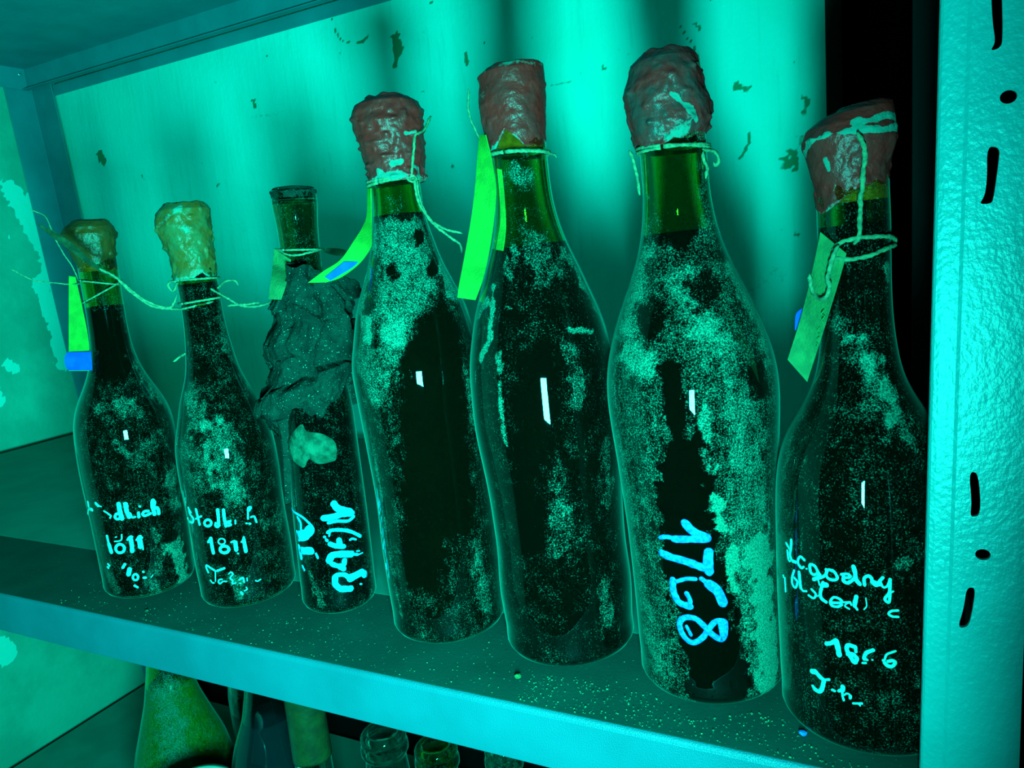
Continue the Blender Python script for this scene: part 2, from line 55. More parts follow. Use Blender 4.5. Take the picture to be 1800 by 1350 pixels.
'b7': {'base':[-0.0095,0.385],'tilt':-0.0227,'prof':[(0.0,0.034),(0.002,0.0396),(0.006,0.0425),(0.0202,0.0425),(0.0666,0.0422),(0.1155,0.0406),(0.1349,0.0388),(0.1515,0.0332),(0.1599,0.0266),(0.1659,0.0228),(0.1776,0.018),(0.2028,0.0152),(0.2259,0.0151),(0.245,0.0157),(0.2585,0.0153),(0.2887,0.0153)],'cap':[(0.2603,0.0153,-0.0005),(0.2654,0.0159,-0.0007),(0.273,0.017,-0.0007),(0.2799,0.019,-0.0003),(0.2854,0.0199,-0.0007),(0.2902,0.0186,-0.0001),(0.2948,0.0152,0.0027),(0.2967,0.0114,0.0061)],'ink':[(0.00168,[(-0.8457,0.1009),(-0.8539,0.0973),(-0.8716,0.0945),(-0.8766,0.0927),(-0.8389,0.0908),(-0.7779,0.0909)]),(0.00122,[(-0.9496,0.0979),(-0.887,0.0963)]),(0.00103,[(-0.9246,0.0945),(-0.9102,0.0905),(-0.8781,0.0898)]),(0.00129,[(-0.6353,0.094),(-0.6908,0.0949),(-0.7295,0.0929),(-0.7309,0.0908),(-0.682,0.0894),(-0.6504,0.0903)]),(0.00074,[(-0.6092,0.09),(-0.6023,0.0901)]),(0.00137,[(-0.4618,0.0903),(-0.5003,0.0927),(-0.559,0.0927),(-0.5555,0.0892),(-0.5131,0.0883),(-0.4622,0.0899)]),(0.00183,[(-0.4622,0.0899),(-0.4444,0.0885),(-0.5149,0.086)]),(0.00137,[(-0.515,0.0858),(-0.4042,0.0886),(-0.3568,0.0914),(-0.3653,0.0925)]),(0.00136,[(-0.3182,0.0927),(-0.2753,0.0922),(-0.2456,0.0897),(-0.2769,0.0883),(-0.3404,0.0884),(-0.3673,0.0901),(-0.3465,0.0925),(-0.2919,0.0927)]),(0.00126,[(-0.2009,0.0917),(-0.1378,0.0923),(-0.11,0.0911),(-0.1562,0.0904)]),(0.00162,[(-0.1809,0.0906),(-0.1825,0.0887),(-0.1413,0.088),(-0.0903,0.0897),(-0.0563,0.0914)]),(0.00189,[(-0.0779,0.0961),(-0.0634,0.0933),(-0.0572,0.0902),(-0.0222,0.0882)]),(0.00153,[(0.0259,0.088),(0.0241,0.091),(0.0651,0.0923),(0.0962,0.0912),(0.1028,0.0893),(0.1419,0.088),(0.1753,0.0902),(0.2052,0.0917)]),(0.00198,[(0.103,0.0897),(0.1665,0.0886)]),(0.00108,[(0.1826,0.0895),(0.2054,0.0873),(0.2461,0.0879),(0.273,0.0909)]),(0.00154,[(0.2767,0.0908),(0.2687,0.0856),(0.259,0.0841)]),(0.00127,[(0.2593,0.0844),(0.2174,0.0817),(0.2556,0.0802),(0.2716,0.084)]),(0.00082,[(0.2593,0.0844),(0.3011,0.0853)]),(0.00115,[(-1.0369,0.0796),(-1.0269,0.0791)]),(0.00077,[(-0.9965,0.0792),(-0.9833,0.0722)]),(0.00122,[(-0.803,0.0862),(-0.8438,0.0819),(-0.8394,0.0786),(-0.7833,0.0779),(-0.7528,0.0813),(-0.8051,0.0826)]),(0.00177,[(-0.7211,0.0866),(-0.7115,0.0824),(-0.7012,0.0792)]),(0.00103,[(-0.7012,0.0792),(-0.6649,0.0782),(-0.6186,0.0787)]),(0.00102,[(-0.5465,0.0807),(-0.4956,0.079),(-0.5221,0.0766),(-0.586,0.0771)]),(0.00065,[(-0.4963,0.0779),(-0.4651,0.0786)]),(0.00064,[(-0.4647,0.0867),(-0.4455,0.0841)]),(0.00247,[(-0.4038,0.0845),(-0.3694,0.085)]),(0.00156,[(-0.4065,0.0858),(-0.4347,0.0814),(-0.4402,0.0789),(-0.4225,0.0775),(-0.3762,0.0766)]),(0.00119,[(-0.3198,0.0769),(-0.2066,0.0782),(-0.2314,0.0797),(-0.2914,0.0798),(-0.3287,0.0774),(-0.3116,0.0756),(-0.2502,0.0757),(-0.2076,0.077)]),(0.00073,[(-0.2066,0.0782),(-0.1218,0.0791),(-0.1642,0.0778),(-0.1731,0.0766),(-0.1324,0.0757)]),(0.00091,[(-0.1219,0.0789),(-0.1109,0.0778)]),(0.00191,[(-0.059,0.082),(-0.0732,0.0792),(-0.0784,0.0776)]),(0.0011,[(-0.0784,0.0776),(-0.0551,0.076)]),(0.00055,[(0.0334,0.0818),(0.0389,0.0782),(0.0136,0.0764)]),(0.0011,[(0.3417,0.0763),(0.2771,0.0761),(0.2476,0.0748),(0.2831,0.0736),(0.3402,0.0733)]),(0.002,[(-0.3867,0.0557),(-0.3336,0.0568),(-0.2834,0.0588)]),(0.00258,[(-0.2803,0.0585),(-0.2646,0.055),(-0.2552,0.052)]),(0.00199,[(-0.0915,0.0575),(-0.1569,0.0578),(-0.1736,0.0556),(-0.1524,0.0534),(-0.1111,0.0502),(-0.0901,0.0499)]),(0.00157,[(-0.0844,0.0575),(-0.0825,0.0554)]),(0.002,[(-0.0972,0.0499),(-0.0739,0.0519),(-0.1162,0.0537),(-0.1604,0.0533)]),(0.00182,[(0.0854,0.057),(0.0282,0.0556),(0.0022,0.0539),(-0.0024,0.0524)]),(0.00116,[(0.0207,0.052),(0.0257,0.052)]),(0.00075,[(0.0738,0.0523),(0.0781,0.0523)]),(0.00108,[(-0.0182,0.0502),(0.0104,0.0504)]),(0.001,[(0.3017,0.057),(0.2182,0.0554),(0.1954,0.0529)]),(0.00167,[(0.1944,0.0511),(0.2217,0.0498),(0.264,0.0495),(0.2972,0.0512),(0.2734,0.0523),(0.2297,0.052)]),(0.00141,[(0.1819,0.0523),(0.1873,0.0522)]),(0.00284,[(-0.5783,0.0382),(-0.5382,0.0388)]),(0.00223,[(-0.5381,0.039),(-0.4855,0.0373),(-0.4433,0.0365)]),(0.00128,[(-0.4519,0.0363),(-0.374,0.0377)]),(0.00216,[(-0.438,0.0362),(-0.4641,0.0316),(-0.5026,0.0292),(-0.5591,0.0294)]),(0.00148,[(-0.5533,0.0295),(-0.581,0.0305)]),(0.0012,[(-0.3424,0.0329),(-0.3172,0.0328)]),(0.00221,[(-0.2292,0.0361),(-0.2304,0.0346)]),(0.00162,[(-0.2697,0.0335),(-0.2387,0.0344)]),(0.00111,[(-0.2364,0.033),(-0.2344,0.0311),(-0.224,0.0294)]),(0.00085,[(-0.2137,0.0322),(-0.1909,0.0332),(-0.1575,0.0329),(-0.1551,0.0314)]),(0.00145,[(-0.1544,0.0323),(-0.1565,0.0314)]),(0.00103,[(-0.1269,0.029),(-0.0399,0.0298)]),(0.00069,[(-0.0758,0.0294),(-0.0586,0.0286)])],'dust':[(0.45,0.0102,0.0051,[(0.0104,0.1944),(0.3266,0.1713),(0.4742,0.1639)]),(0.5,0.0085,0.0043,[(0.3352,0.1838),(0.6597,0.1681),(0.6847,0.1519)]),(0.3,0.0071,0.0041,[(-1.2818,0.1649),(-1.1242,0.1513),(-1.0951,0.1322)]),(0.3,0.0063,0.0038,[(-1.1522,0.0964),(-1.085,0.0366)]),(0.5,0.0029,0.0012,[(0.3449,0.0999),(0.3713,0.0959)]),(0.5,0.0029,0.0012,[(0.4452,0.0996),(0.4644,0.0956)]),(0.22,0.0155,0.0068,[(0.1535,0.0304),(0.2634,0.0278)]),(0.3,0.0085,0.004,[(-0.3738,0.1997),(-0.0635,0.1945)]),(0.3,0.0049,0.0024,[(0.4843,0.0552),(0.4948,0.0412)]),(0.35,0.0028,0.0014,[(0.2711,0.1532),(0.3615,0.1508)]),(0.5,0.004,0.0017,[(1.061,0.226),(1.1779,0.2207)])]},
}
TIES = {
'b1': {'rings':[(0.2534,-0.201),(0.2462,0.496)],'strands':[[(-0.5797,0.337,0.2688),(-0.5742,0.3486,0.2593),(-0.5683,0.3596,0.2563),(-0.5628,0.3691,0.2538),(-0.5555,0.3711,0.2537)],[(-0.5699,0.3537,0.3112),(-0.5657,0.3615,0.3053),(-0.5648,0.3636,0.293),(-0.563,0.3675,0.279),(-0.5607,0.3719,0.2656),(-0.5576,0.3718,0.2568)]],'card':[[(-0.5629,0.3686,0.2604),(-0.5606,0.3723,0.2591)],[(-0.5655,0.3655,0.2368),(-0.5573,0.3709,0.2359)],[(-0.5683,0.362,0.2109),(-0.5563,0.37,0.2092)],[(-0.5708,0.3589,0.1881),(-0.5566,0.366,0.1866)]],'sticker':[[(-0.5684,0.3595,0.2027),(-0.5517,0.3671,0.2015)],[(-0.5698,0.3573,0.1991),(-0.5513,0.3664,0.1973)],[(-0.5703,0.3568,0.1926),(-0.551,0.3654,0.1907)],[(-0.5695,0.3583,0.1886),(-0.5509,0.3646,0.1873)]],'ink':[[(-0.5641,0.3629,0.1995),(-0.5642,0.363,0.1954),(-0.5642,0.3632,0.1918)],[(-0.5617,0.3671,0.1982),(-0.563,0.365,0.1951),(-0.5626,0.3659,0.1917),(-0.5615,0.3675,0.1941),(-0.5628,0.3653,0.1949)]]},
'b2': {'rings':[(0.249,-0.026),(0.2332,0.063)],'strands':[[(-0.4969,0.3487,0.2627),(-0.492,0.3569,0.2549),(-0.4868,0.3652,0.243),(-0.4812,0.3734,0.2344),(-0.4751,0.3818,0.2303),(-0.4725,0.3853,0.2335),(-0.4704,0.3872,0.2391)],[(-0.4921,0.3568,0.2545),(-0.4864,0.3658,0.2408),(-0.4808,0.374,0.2322),(-0.4732,0.3844,0.229),(-0.458,0.3844,0.2291),(-0.4457,0.3975,0.2317)],[(-0.4461,0.4034,0.2409),(-0.4476,0.414,0.2456),(-0.4433,0.4183,0.2454),(-0.4416,0.4199,0.2418)],[(-0.4458,0.397,0.2414),(-0.4486,0.4129,0.2333),(-0.4417,0.4197,0.2261),(-0.4321,0.4285,0.2243),(-0.4237,0.4357,0.228),(-0.4162,0.4417,0.2392)],[(-0.4487,0.4128,0.2269),(-0.4399,0.4214,0.2267),(-0.4319,0.4288,0.2268)],[(-0.4655,0.3846,0.2486),(-0.473,0.3849,0.2491),(-0.4737,0.3839,0.2458),(-0.4722,0.3858,0.2419),(-0.4642,0.3843,0.2474)],[(-0.4768,0.379,0.1903),(-0.474,0.3828,0.193),(-0.466,0.3823,0.196)]],'card':[[(-0.5111,0.3205,0.2951),(-0.5109,0.3208,0.2936)],[(-0.5072,0.329,0.2893),(-0.5085,0.3261,0.2865)],[(-0.503,0.3374,0.2802),(-0.5045,0.3344,0.277)],[(-0.4993,0.3445,0.2698),(-0.5008,0.3416,0.2677)],[(-0.4953,0.3515,0.2608),(-0.4963,0.3497,0.2594)],[(-0.4918,0.3573,0.2554),(-0.4921,0.3568,0.2541)]]},
'b3': {'rings':[(0.2626,-0.05)],'strands':[[(-0.3766,0.396,0.2647),(-0.3635,0.3925,0.2599),(-0.3565,0.3951,0.2588),(-0.3514,0.4014,0.2598),(-0.3531,0.4172,0.2615)]],'card':[[(-0.3772,0.3954,0.2648),(-0.361,0.3923,0.2563)],[(-0.3788,0.3941,0.2553),(-0.3632,0.3917,0.2497)],[(-0.3709,0.3821,0.2448),(-0.3569,0.3803,0.2406)],[(-0.3697,0.3756,0.2316),(-0.3592,0.3759,0.2307)]],'fold':[[(-0.3531,0.4172,0.2622),(-0.3528,0.4175,0.2591)],[(-0.3464,0.4225,0.2615),(-0.3469,0.4221,0.2564)],[(-0.3415,0.4261,0.2598),(-0.3426,0.4254,0.2559)],[(-0.3384,0.4283,0.2587),(-0.3392,0.4277,0.2576)]]},
'b4': {'rings':[(0.2976,0.074),(0.2981,-0.039)],'strands':[[(-0.2594,0.3972,0.2978),(-0.2589,0.3961,0.3013),(-0.257,0.3974,0.3129),(-0.2555,0.3989,0.3217),(-0.255,0.4092,0.3265),(-0.2548,0.4183,0.3352)],[(-0.2604,0.3998,0.2973),(-0.2611,0.4013,0.2903),(-0.2607,0.403,0.2824),(-0.2607,0.4146,0.2722),(-0.2539,0.4183,0.2665),(-0.2435,0.4235,0.2622)],[(-0.2609,0.4036,0.2961),(-0.2607,0.4049,0.2825),(-0.2607,0.4146,0.2715),(-0.2523,0.4191,0.2618),(-0.246,0.4223,0.2557),(-0.2453,0.4226,0.2499)],[(-0.2617,0.3957,0.2974),(-0.259,0.3963,0.2991),(-0.26,0.4017,0.2974),(-0.2616,0.3995,0.2958),(-0.263,0.3961,0.2969)]],'card':[[(-0.2901,0.3917,0.2948),(-0.285,0.3882,0.2941)],[(-0.2934,0.3922,0.2788),(-0.2887,0.3903,0.2776)],[(-0.2966,0.3895,0.2708),(-0.2874,0.3865,0.2672)],[(-0.3004,0.3861,0.2645),(-0.2881,0.3843,0.2579)],[(-0.3079,0.3791,0.253),(-0.3002,0.3861,0.2488)],[(-0.3162,0.3707,0.2467),(-0.309,0.378,0.2418)],[(-0.3231,0.3631,0.2406),(-0.3153,0.3716,0.2398)]],'sticker':[[(-0.3057,0.3793,0.2514),(-0.2992,0.3852,0.2506)],[(-0.3087,0.3763,0.2486),(-0.3027,0.382,0.2471)],[(-0.3149,0.3701,0.2431),(-0.3126,0.3723,0.2406)]]},
'b5': {'rings':[(0.3026,-0.078)],'strands':[[(-0.2137,0.3943,0.3411),(-0.2145,0.3936,0.3281),(-0.2122,0.3949,0.3189),(-0.2106,0.3958,0.314),(-0.2048,0.394,0.3049)],[(-0.1741,0.402,0.3012),(-0.1731,0.4134,0.3008),(-0.1713,0.414,0.2988)]],'card':[[(-0.2091,0.3946,0.3153),(-0.2021,0.388,0.3136)],[(-0.2123,0.3946,0.3028),(-0.2013,0.3909,0.3004)],[(-0.2143,0.3931,0.2889),(-0.1997,0.39,0.2845)],[(-0.2178,0.3907,0.2702),(-0.2031,0.3907,0.2674)],[(-0.2229,0.3869,0.2481),(-0.2074,0.3876,0.2472)],[(-0.2265,0.384,0.2329),(-0.2109,0.3827,0.232)],[(-0.2283,0.3826,0.2244),(-0.2196,0.3887,0.222)]],'fold':[[(-0.1979,0.39,0.2949),(-0.1946,0.3889,0.2939)],[(-0.1979,0.3901,0.2812),(-0.1944,0.3889,0.2807)],[(-0.1978,0.3883,0.2669),(-0.1939,0.3869,0.2655)],[(-0.1995,0.3868,0.2575),(-0.1942,0.3848,0.2568)],[(-0.2011,0.3855,0.25),(-0.1954,0.3828,0.249)]],'ink':[[(-0.2123,0.3915,0.266),(-0.2133,0.3908,0.2628),(-0.2121,0.3916,0.2611),(-0.211,0.3923,0.2639)],[(-0.2112,0.3923,0.2724),(-0.2123,0.3916,0.2693),(-0.211,0.3924,0.2679)],[(-0.2083,0.3943,0.2913),(-0.2096,0.3935,0.2889),(-0.208,0.3944,0.2876),(-0.2073,0.3949,0.2904),(-0.2083,0.3943,0.2913)],[(-0.2067,0.3953,0.2964),(-0.2081,0.3945,0.2946),(-0.2065,0.3954,0.2931)]]},
'b6': {'rings':[(0.292,-0.023),(0.2925,-0.116)],'strands':[[(-0.1207,0.3904,0.294),(-0.1197,0.3907,0.2915),(-0.118,0.3912,0.2836),(-0.1167,0.3916,0.271)],[(-0.0827,0.3899,0.2887),(-0.0828,0.3895,0.2846),(-0.0817,0.3924,0.2805),(-0.0821,0.3906,0.275)],[(-0.0829,0.3895,0.2896),(-0.0791,0.4008,0.2884),(-0.0777,0.401,0.2837),(-0.0794,0.4007,0.2817),(-0.0801,0.4006,0.2838)]]},
'b7': {'rings':[],'strands':[[(-0.0124,0.363,0.2846),(-0.0096,0.365,0.2781),(-0.0099,0.3665,0.2723),(-0.0104,0.3672,0.2664),(-0.0116,0.3687,0.2546),(-0.0122,0.3684,0.2417),(-0.0145,0.3683,0.2377)],[(-0.0235,0.3707,0.2358),(-0.0184,0.3685,0.2395),(-0.0122,0.3684,0.2405),(-0.007,0.3701,0.2404),(-0.001,0.3756,0.2398),(0.0017,0.3826,0.2383),(0.0022,0.3849,0.2362)],[(0.0022,0.3849,0.2362),(0.0003,0.378,0.2351),(-0.0071,0.3703,0.2326),(-0.0134,0.3685,0.2317),(-0.0192,0.369,0.2316),(-0.0228,0.3705,0.2327)],[(-0.0338,0.3797,0.2254),(-0.0336,0.3798,0.2212),(-0.0322,0.3799,0.2163),(-0.0288,0.3742,0.2139),(-0.026,0.3701,0.2155),(-0.0246,0.3687,0.2202),(-0.0253,0.3693,0.2234),(-0.0239,0.368,0.2289),(-0.0224,0.3668,0.2339),(-0.0204,0.3658,0.2378)]],'card':[[(-0.0282,0.3733,0.2443),(-0.0173,0.3678,0.2342)],[(-0.0301,0.3765,0.2361),(-0.0195,0.3686,0.226)],[(-0.0348,0.3831,0.2175),(-0.0244,0.3711,0.2101)],[(-0.0397,0.3823,0.2),(-0.0299,0.3761,0.1924)],[(-0.0448,0.3812,0.1844),(-0.0361,0.3828,0.173)]],'sticker':[[(-0.0376,0.3867,0.2089),(-0.0356,0.387,0.2081)],[(-0.0409,0.3861,0.2059),(-0.0364,0.3869,0.2045)],[(-0.0416,0.3859,0.1982),(-0.0384,0.3864,0.197)]],'ink':[[(-0.0272,0.3712,0.209),(-0.0284,0.3727,0.207),(-0.027,0.371,0.2061),(-0.0282,0.3725,0.2044),(-0.0274,0.3715,0.2029)],[(-0.0293,0.3739,0.2008),(-0.0305,0.3761,0.1986),(-0.0293,0.3733,0.1973)],[(-0.0296,0.3737,0.1962),(-0.0314,0.3772,0.1941),(-0.0305,0.3747,0.1923),(-0.0329,0.3811,0.1897)]]},
}
WALL_MARKS = [(1,0.0158,0.004,[(-1.2244,0.4749),(-1.2188,0.4626)]),(1,0.0152,0.0038,[(-0.5894,0.5377),(-0.5882,0.5267)]),(1,0.0092,0.0031,[(-0.5909,0.5272),(-0.5967,0.5065)]),(1,0.0066,0.0022,[(-0.4872,0.5003),(-0.4847,0.4922)]),(0.6,0.0022,0.0015,[(-0.4847,0.4922),(-0.4838,0.4788)]),(0.7,0.0067,0.0025,[(-0.8212,0.5621),(-0.8173,0.559)]),(0.35,0.0025,0.0017,[(-0.8321,0.5697),(-0.8028,0.5759),(-0.7915,0.5658),(-0.8065,0.5569),(-0.8274,0.5648)]),(1,0.0077,0.0026,[(-0.8566,0.5014),(-0.8553,0.4963)]),(0.9,0.0024,0.0016,[(-0.6919,0.5862),(-0.6899,0.5687),(-0.682,0.5559),(-0.6661,0.5491),(-0.6421,0.5466),(-0.6314,0.5533)]),(0.9,0.0047,0.0023,[(-0.6439,0.547),(-0.6418,0.548)]),(0.7,0.004,0.0024,[(-0.6856,0.5402),(-0.685,0.5378)]),(0.5,0.0044,0.0026,[(-0.908,0.5165),(-0.9079,0.5115)]),(0.4,0.0068,0.0051,[(-0.8675,0.4826),(-0.8335,0.4789),(-0.7995,0.4792)]),(0.6,0.0058,0.0029,[(-1.1281,0.4265),(-1.124,0.4204)]),(0.5,0.0053,0.0026,[(-0.9309,0.5455),(-0.9292,0.5418)]),(0.7,0.0054,0.0027,[(-0.9568,0.393),(-0.9532,0.3917)]),(0.6,0.0043,0.0022,[(-0.4609,0.5103),(-0.4595,0.508)]),(0.9,0.0087,0.0037,[(-0.0995,0.3286),(-0.0939,0.32)]),(0.9,0.01,0.0037,[(-0.1028,0.3151),(-0.0911,0.3106)]),(0.8,0.0069,0.0025,[(-0.1506,0.4037),(-0.1422,0.3987)]),(0.9,0.0019,0.001,[(-0.2133,0.4888),(-0.2106,0.4781),(-0.2019,0.4613),(-0.1931,0.4445),(-0.1905,0.4319)]),(0.8,0.0032,0.0013,[(-0.1934,0.4775),(-0.1888,0.4694)]),(0.5,0.002,0.0013,[(-0.285,0.4682),(-0.2717,0.4594),(-0.2586,0.4507)]),(0.9,0.0032,0.0013,[(-0.1388,0.3566),(-0.1405,0.3416),(-0.1458,0.3313),(-0.151,0.3246)]),(0.8,0.0034,0.0014,[(-0.3039,0.4508),(-0.3004,0.4489)]),(0.7,0.0027,0.0014,[(-0.364,0.5204),(-0.3606,0.5248)]),(0.6,0.0035,0.0021,[(-0.3936,0.5043),(-0.3923,0.5028)]),(0.8,0.0055,0.0024,[(-0.0838,0.3806),(-0.0794,0.3752)]),(0.7,0.0036,0.0018,[(-0.0916,0.4178),(-0.091,0.4154)]),(0.7,0.0061,0.0031,[(-0.083,0.3658),(-0.0825,0.3628)]),(0.5,0.0086,0.0049,[(-0.0876,0.34),(-0.0848,0.3337)]),(0.6,0.0038,0.0019,[(-0.1112,0.3344),(-0.1106,0.3325)]),(0.7,0.0031,0.0019,[(-0.1064,0.2912),(-0.1046,0.2892)]),(0.8,0.0051,0.0025,[(-0.0958,0.2376),(-0.0899,0.2358)]),(0.6,0.0038,0.0019,[(-0.1107,0.2421),(-0.1089,0.2413)]),(0.35,0.0326,0.0261,[(-0.1435,0.1805),(-0.115,0.1948)]),(0.7,0.0046,0.0023,[(-0.5229,0.3703),(-0.5234,0.3593)]),(0.6,0.0046,0.0023,[(-0.5598,0.4673),(-0.5557,0.4644)]),(0.8,0.0037,0.0015,[(-0.5308,0.5713),(-0.5279,0.5727)]),(0.5,0.0021,0.0014,[(-0.3786,0.4432),(-0.3484,0.4413),(-0.3253,0.4534)]),(0.7,0.0025,0.0013,[(-0.1722,0.4907),(-0.175,0.4972)])]
PEEL_MARKS = [(1,0.0294,0.0078,[(0.8011,0.4285),(0.8172,0.3908),(0.8319,0.342)]),(0.8,0.026,0.01,[(0.8359,0.4102),(0.8369,0.3418),(0.845,0.2816)]),(1,0.0266,0.0082,[(0.8419,0.2919),(0.8481,0.2203),(0.8492,0.1476)]),(0.8,0.0305,0.0102,[(0.8208,0.2634),(0.8337,0.2015),(0.8326,0.119)]),(0.7,0.0194,0.0077,[(0.7409,0.1355),(0.7489,0.1281)]),(0.8,0.0095,0.0048,[(0.7152,0.0917),(0.714,0.0724)]),(0.6,0.0096,0.0039,[(0.779,0.3436),(0.784,0.3453)]),(0.9,0.0382,0.0115,[(0.6274,-0.3275),(0.6337,-0.3415)]),(-0.5,0.0101,0.0061,[(0.6906,-0.3954),(0.6982,-0.4332),(0.6895,-0.4501)])]
SLOTS = [[(0.031,0.3263),(0.0343,0.3255),(0.0352,0.3044),(0.0338,0.3025),(0.0314,0.3023),(0.0329,0.3049),(0.0318,0.312)],[(0.031,0.2702),(0.035,0.2692),(0.0346,0.2634),(0.0333,0.251),(0.0324,0.2499),(0.0289,0.2501),(0.0306,0.2529),(0.0312,0.2587)],[(0.0272,0.1486),(0.0304,0.1483),(0.0316,0.1312),(0.0278,0.1298),(0.0283,0.1361)],[(0.0271,0.1002),(0.0302,0.1006),(0.0294,0.0914),(0.0281,0.0833),(0.0242,0.0821),(0.0262,0.0909)]]
HOLES = [(0.0371,0.286),(0.0324,0.1148)]

rng = np.random.default_rng(7)

# ------------------------------------------------------------------ helpers
def hash3(i, j, k):
    n = (i * 374761393 + j * 668265263 + k * 2147483647 + 1442695) & 0x7fffffff
    n = ((n ^ (n >> 13)) * 1274126177) & 0x7fffffff
    return ((n ^ (n >> 16)) & 0xffff) / 65535.0

def vnoise(p):
    """value noise in [-1,1] for an (n,3) array"""
    p = np.asarray(p, dtype=float)
    f = np.floor(p).astype(np.int64)
    t = p - f
    t = t * t * (3 - 2 * t)
    r = np.zeros(len(p))
    for a in (0, 1):
        for b in (0, 1):
            for c in (0, 1):
                w = (t[:, 0] if a else 1 - t[:, 0]) * (t[:, 1] if b else 1 - t[:, 1]) * (t[:, 2] if c else 1 - t[:, 2])
                r += w * hash3(f[:, 0] + a, f[:, 1] + b, f[:, 2] + c)
    return r * 2 - 1

def fbm(p, octaves=4):
    p = np.asarray(p, dtype=float)
    r = np.zeros(len(p)); a = 0.5
    for o in range(octaves):
        r += a * vnoise(p * 2 ** o + 17.3 * o)
        a *= 0.5
    return r

def sstep(x):
    x = np.clip(x, 0, 1)
    return x * x * (3 - 2 * x)

def mesh_object(name, verts, faces, mat, parent=None, smooth=True, attrs=None):
    me = bpy.data.meshes.new(name)
    me.from_pydata([tuple(map(float, v)) for v in verts], [], [tuple(map(int, f)) for f in faces])
    if smooth:
        me.polygons.foreach_set('use_smooth', [True] * len(me.polygons))
    for k, a in (attrs or {}).items():
        at = me.attributes.new(k, 'FLOAT', 'POINT')
        at.data.foreach_set('value', np.asarray(a, dtype=np.float32))
    me.materials.append(mat)
    me.update()
    o = bpy.data.objects.new(name, me)
    col.objects.link(o)
    if parent:
        o.parent = parent
    return o

def thing(name, label, cat, loc=(0, 0, 0), rot=(0, 0, 0), group=None):
    o = bpy.data.objects.new(name, None)
    o.empty_display_size = 0.03
    col.objects.link(o)
    o.location = loc
    o.rotation_euler = rot
    o['label'] = label
    o['category'] = cat
    if group:
        o['group'] = group
    return o

def tag(o, label, cat, group=None):
    o['label'] = label
    o['category'] = cat
    if group:
        o['group'] = group
    return o

def structure(o):
    o['kind'] = 'structure'
    return o

def grid_faces(nu, nv, wrap=True, flip=False):
    """nu columns (wrapping), nv rows, vertex index = row*nu+col"""
    u = np.arange(nu if wrap else nu - 1)
    un = (u + 1) % nu
    v = np.arange(nv - 1)[:, None] * nu
    a, b, c, d = v + u, v + un, v + nu + un, v + nu + u
    f = np.stack([a, b, c, d], -1).reshape(-1, 4)
    return f[:, ::-1] if flip else f

def lathe(zs, rs, n, off=None, flip=False):
    th = np.linspace(-math.pi, math.pi, n, endpoint=False)
    T, Z = np.meshgrid(th, zs)
    R = np.repeat(np.asarray(rs)[:, None], n, 1)
    V = np.stack([R * np.sin(T), -R * np.cos(T), Z], -1).reshape(-1, 3)
    F = [tuple(f) for f in grid_faces(n, len(zs), True, flip)]
    b = list(range(n)); t = list(range((len(zs) - 1) * n, len(zs) * n))
    F.append(tuple(b[::-1]) if not flip else tuple(b))
    F.append(tuple(t) if not flip else tuple(t[::-1]))
    return V, F, T.reshape(-1), Z.reshape(-1), R.reshape(-1)

def smooth_profile(prof, n, blur=0.006):
    z0 = np.array([p[0] for p in prof]); r0 = np.array([p[1] for p in prof])
    zf = np.linspace(z0[0], z0[-1], 600)
    rf = np.interp(zf, z0, r0)
    s = blur / (zf[1] - zf[0])
    k = np.exp(-0.5 * (np.arange(-40, 41) / s) ** 2); k /= k.sum()
    g = np.convolve(np.pad(rf, 40, mode='reflect', reflect_type='odd'), k, 'valid')
    w = sstep((zf - 0.010) / 0.014)            # keep the heel crisp
    rf = rf * (1 - w) + g * w
    zs = np.concatenate([np.linspace(z0[0], 0.012, 10), np.linspace(0.0135, z0[-1], n - 10)])
    return zs, np.interp(zs, zf, rf)

def stroke_field(S, Z, strokes, rmean):
    """sum of soft strokes drawn in (arc length, height) space"""
    tot = np.zeros(len(S))
    wob = fbm(np.stack([S * 240, Z * 200, S * 0], -1), 4)
    for s, w, so, pts in strokes:
        P = np.array(pts, dtype=float).copy()
        if rmean is not None:
            P[:, 0] *= rmean
        d = np.full(len(S), 9.0)
        for a, b in zip(P[:-1], P[1:]):
            ab = b - a
            L = max(float(ab @ ab), 1e-12)
            t = np.clip(((S - a[0]) * ab[0] + (Z - a[1]) * ab[1]) / L, 0, 1)
            d = np.minimum(d, np.hypot(S - a[0] - t * ab[0], Z - a[1] - t * ab[1]))
        d = d + wob * min(w * 0.9, 0.010)
        tot += s * sstep((w / 2 + so / 2 - d) / max(so, 1e-4))
    return tot

def catmull(pts, step):
    P = np.array(pts, dtype=float)
    if len(P) == 2:
        L = np.linalg.norm(P[1] - P[0])
        n = max(2, int(L / step) + 1)
        return np.array([P[0] + (P[1] - P[0]) * t for t in np.linspace(0, 1, n)])
    Q = np.vstack([2 * P[0] - P[1], P, 2 * P[-1] - P[-2]])
    out = []
    for i in range(1, len(Q) - 2):
        a, b, c, d = Q[i - 1], Q[i], Q[i + 1], Q[i + 2]
        n = max(2, int(np.linalg.norm(c - b) / step) + 1)
        for t in np.linspace(0, 1, n, endpoint=False):
            out.append(0.5 * (2 * b + (c - a) * t + (2 * a - 5 * b + 4 * c - d) * t * t + (3 * b - a - 3 * c + d) * t ** 3))
    out.append(P[-1])
    return np.array(out)

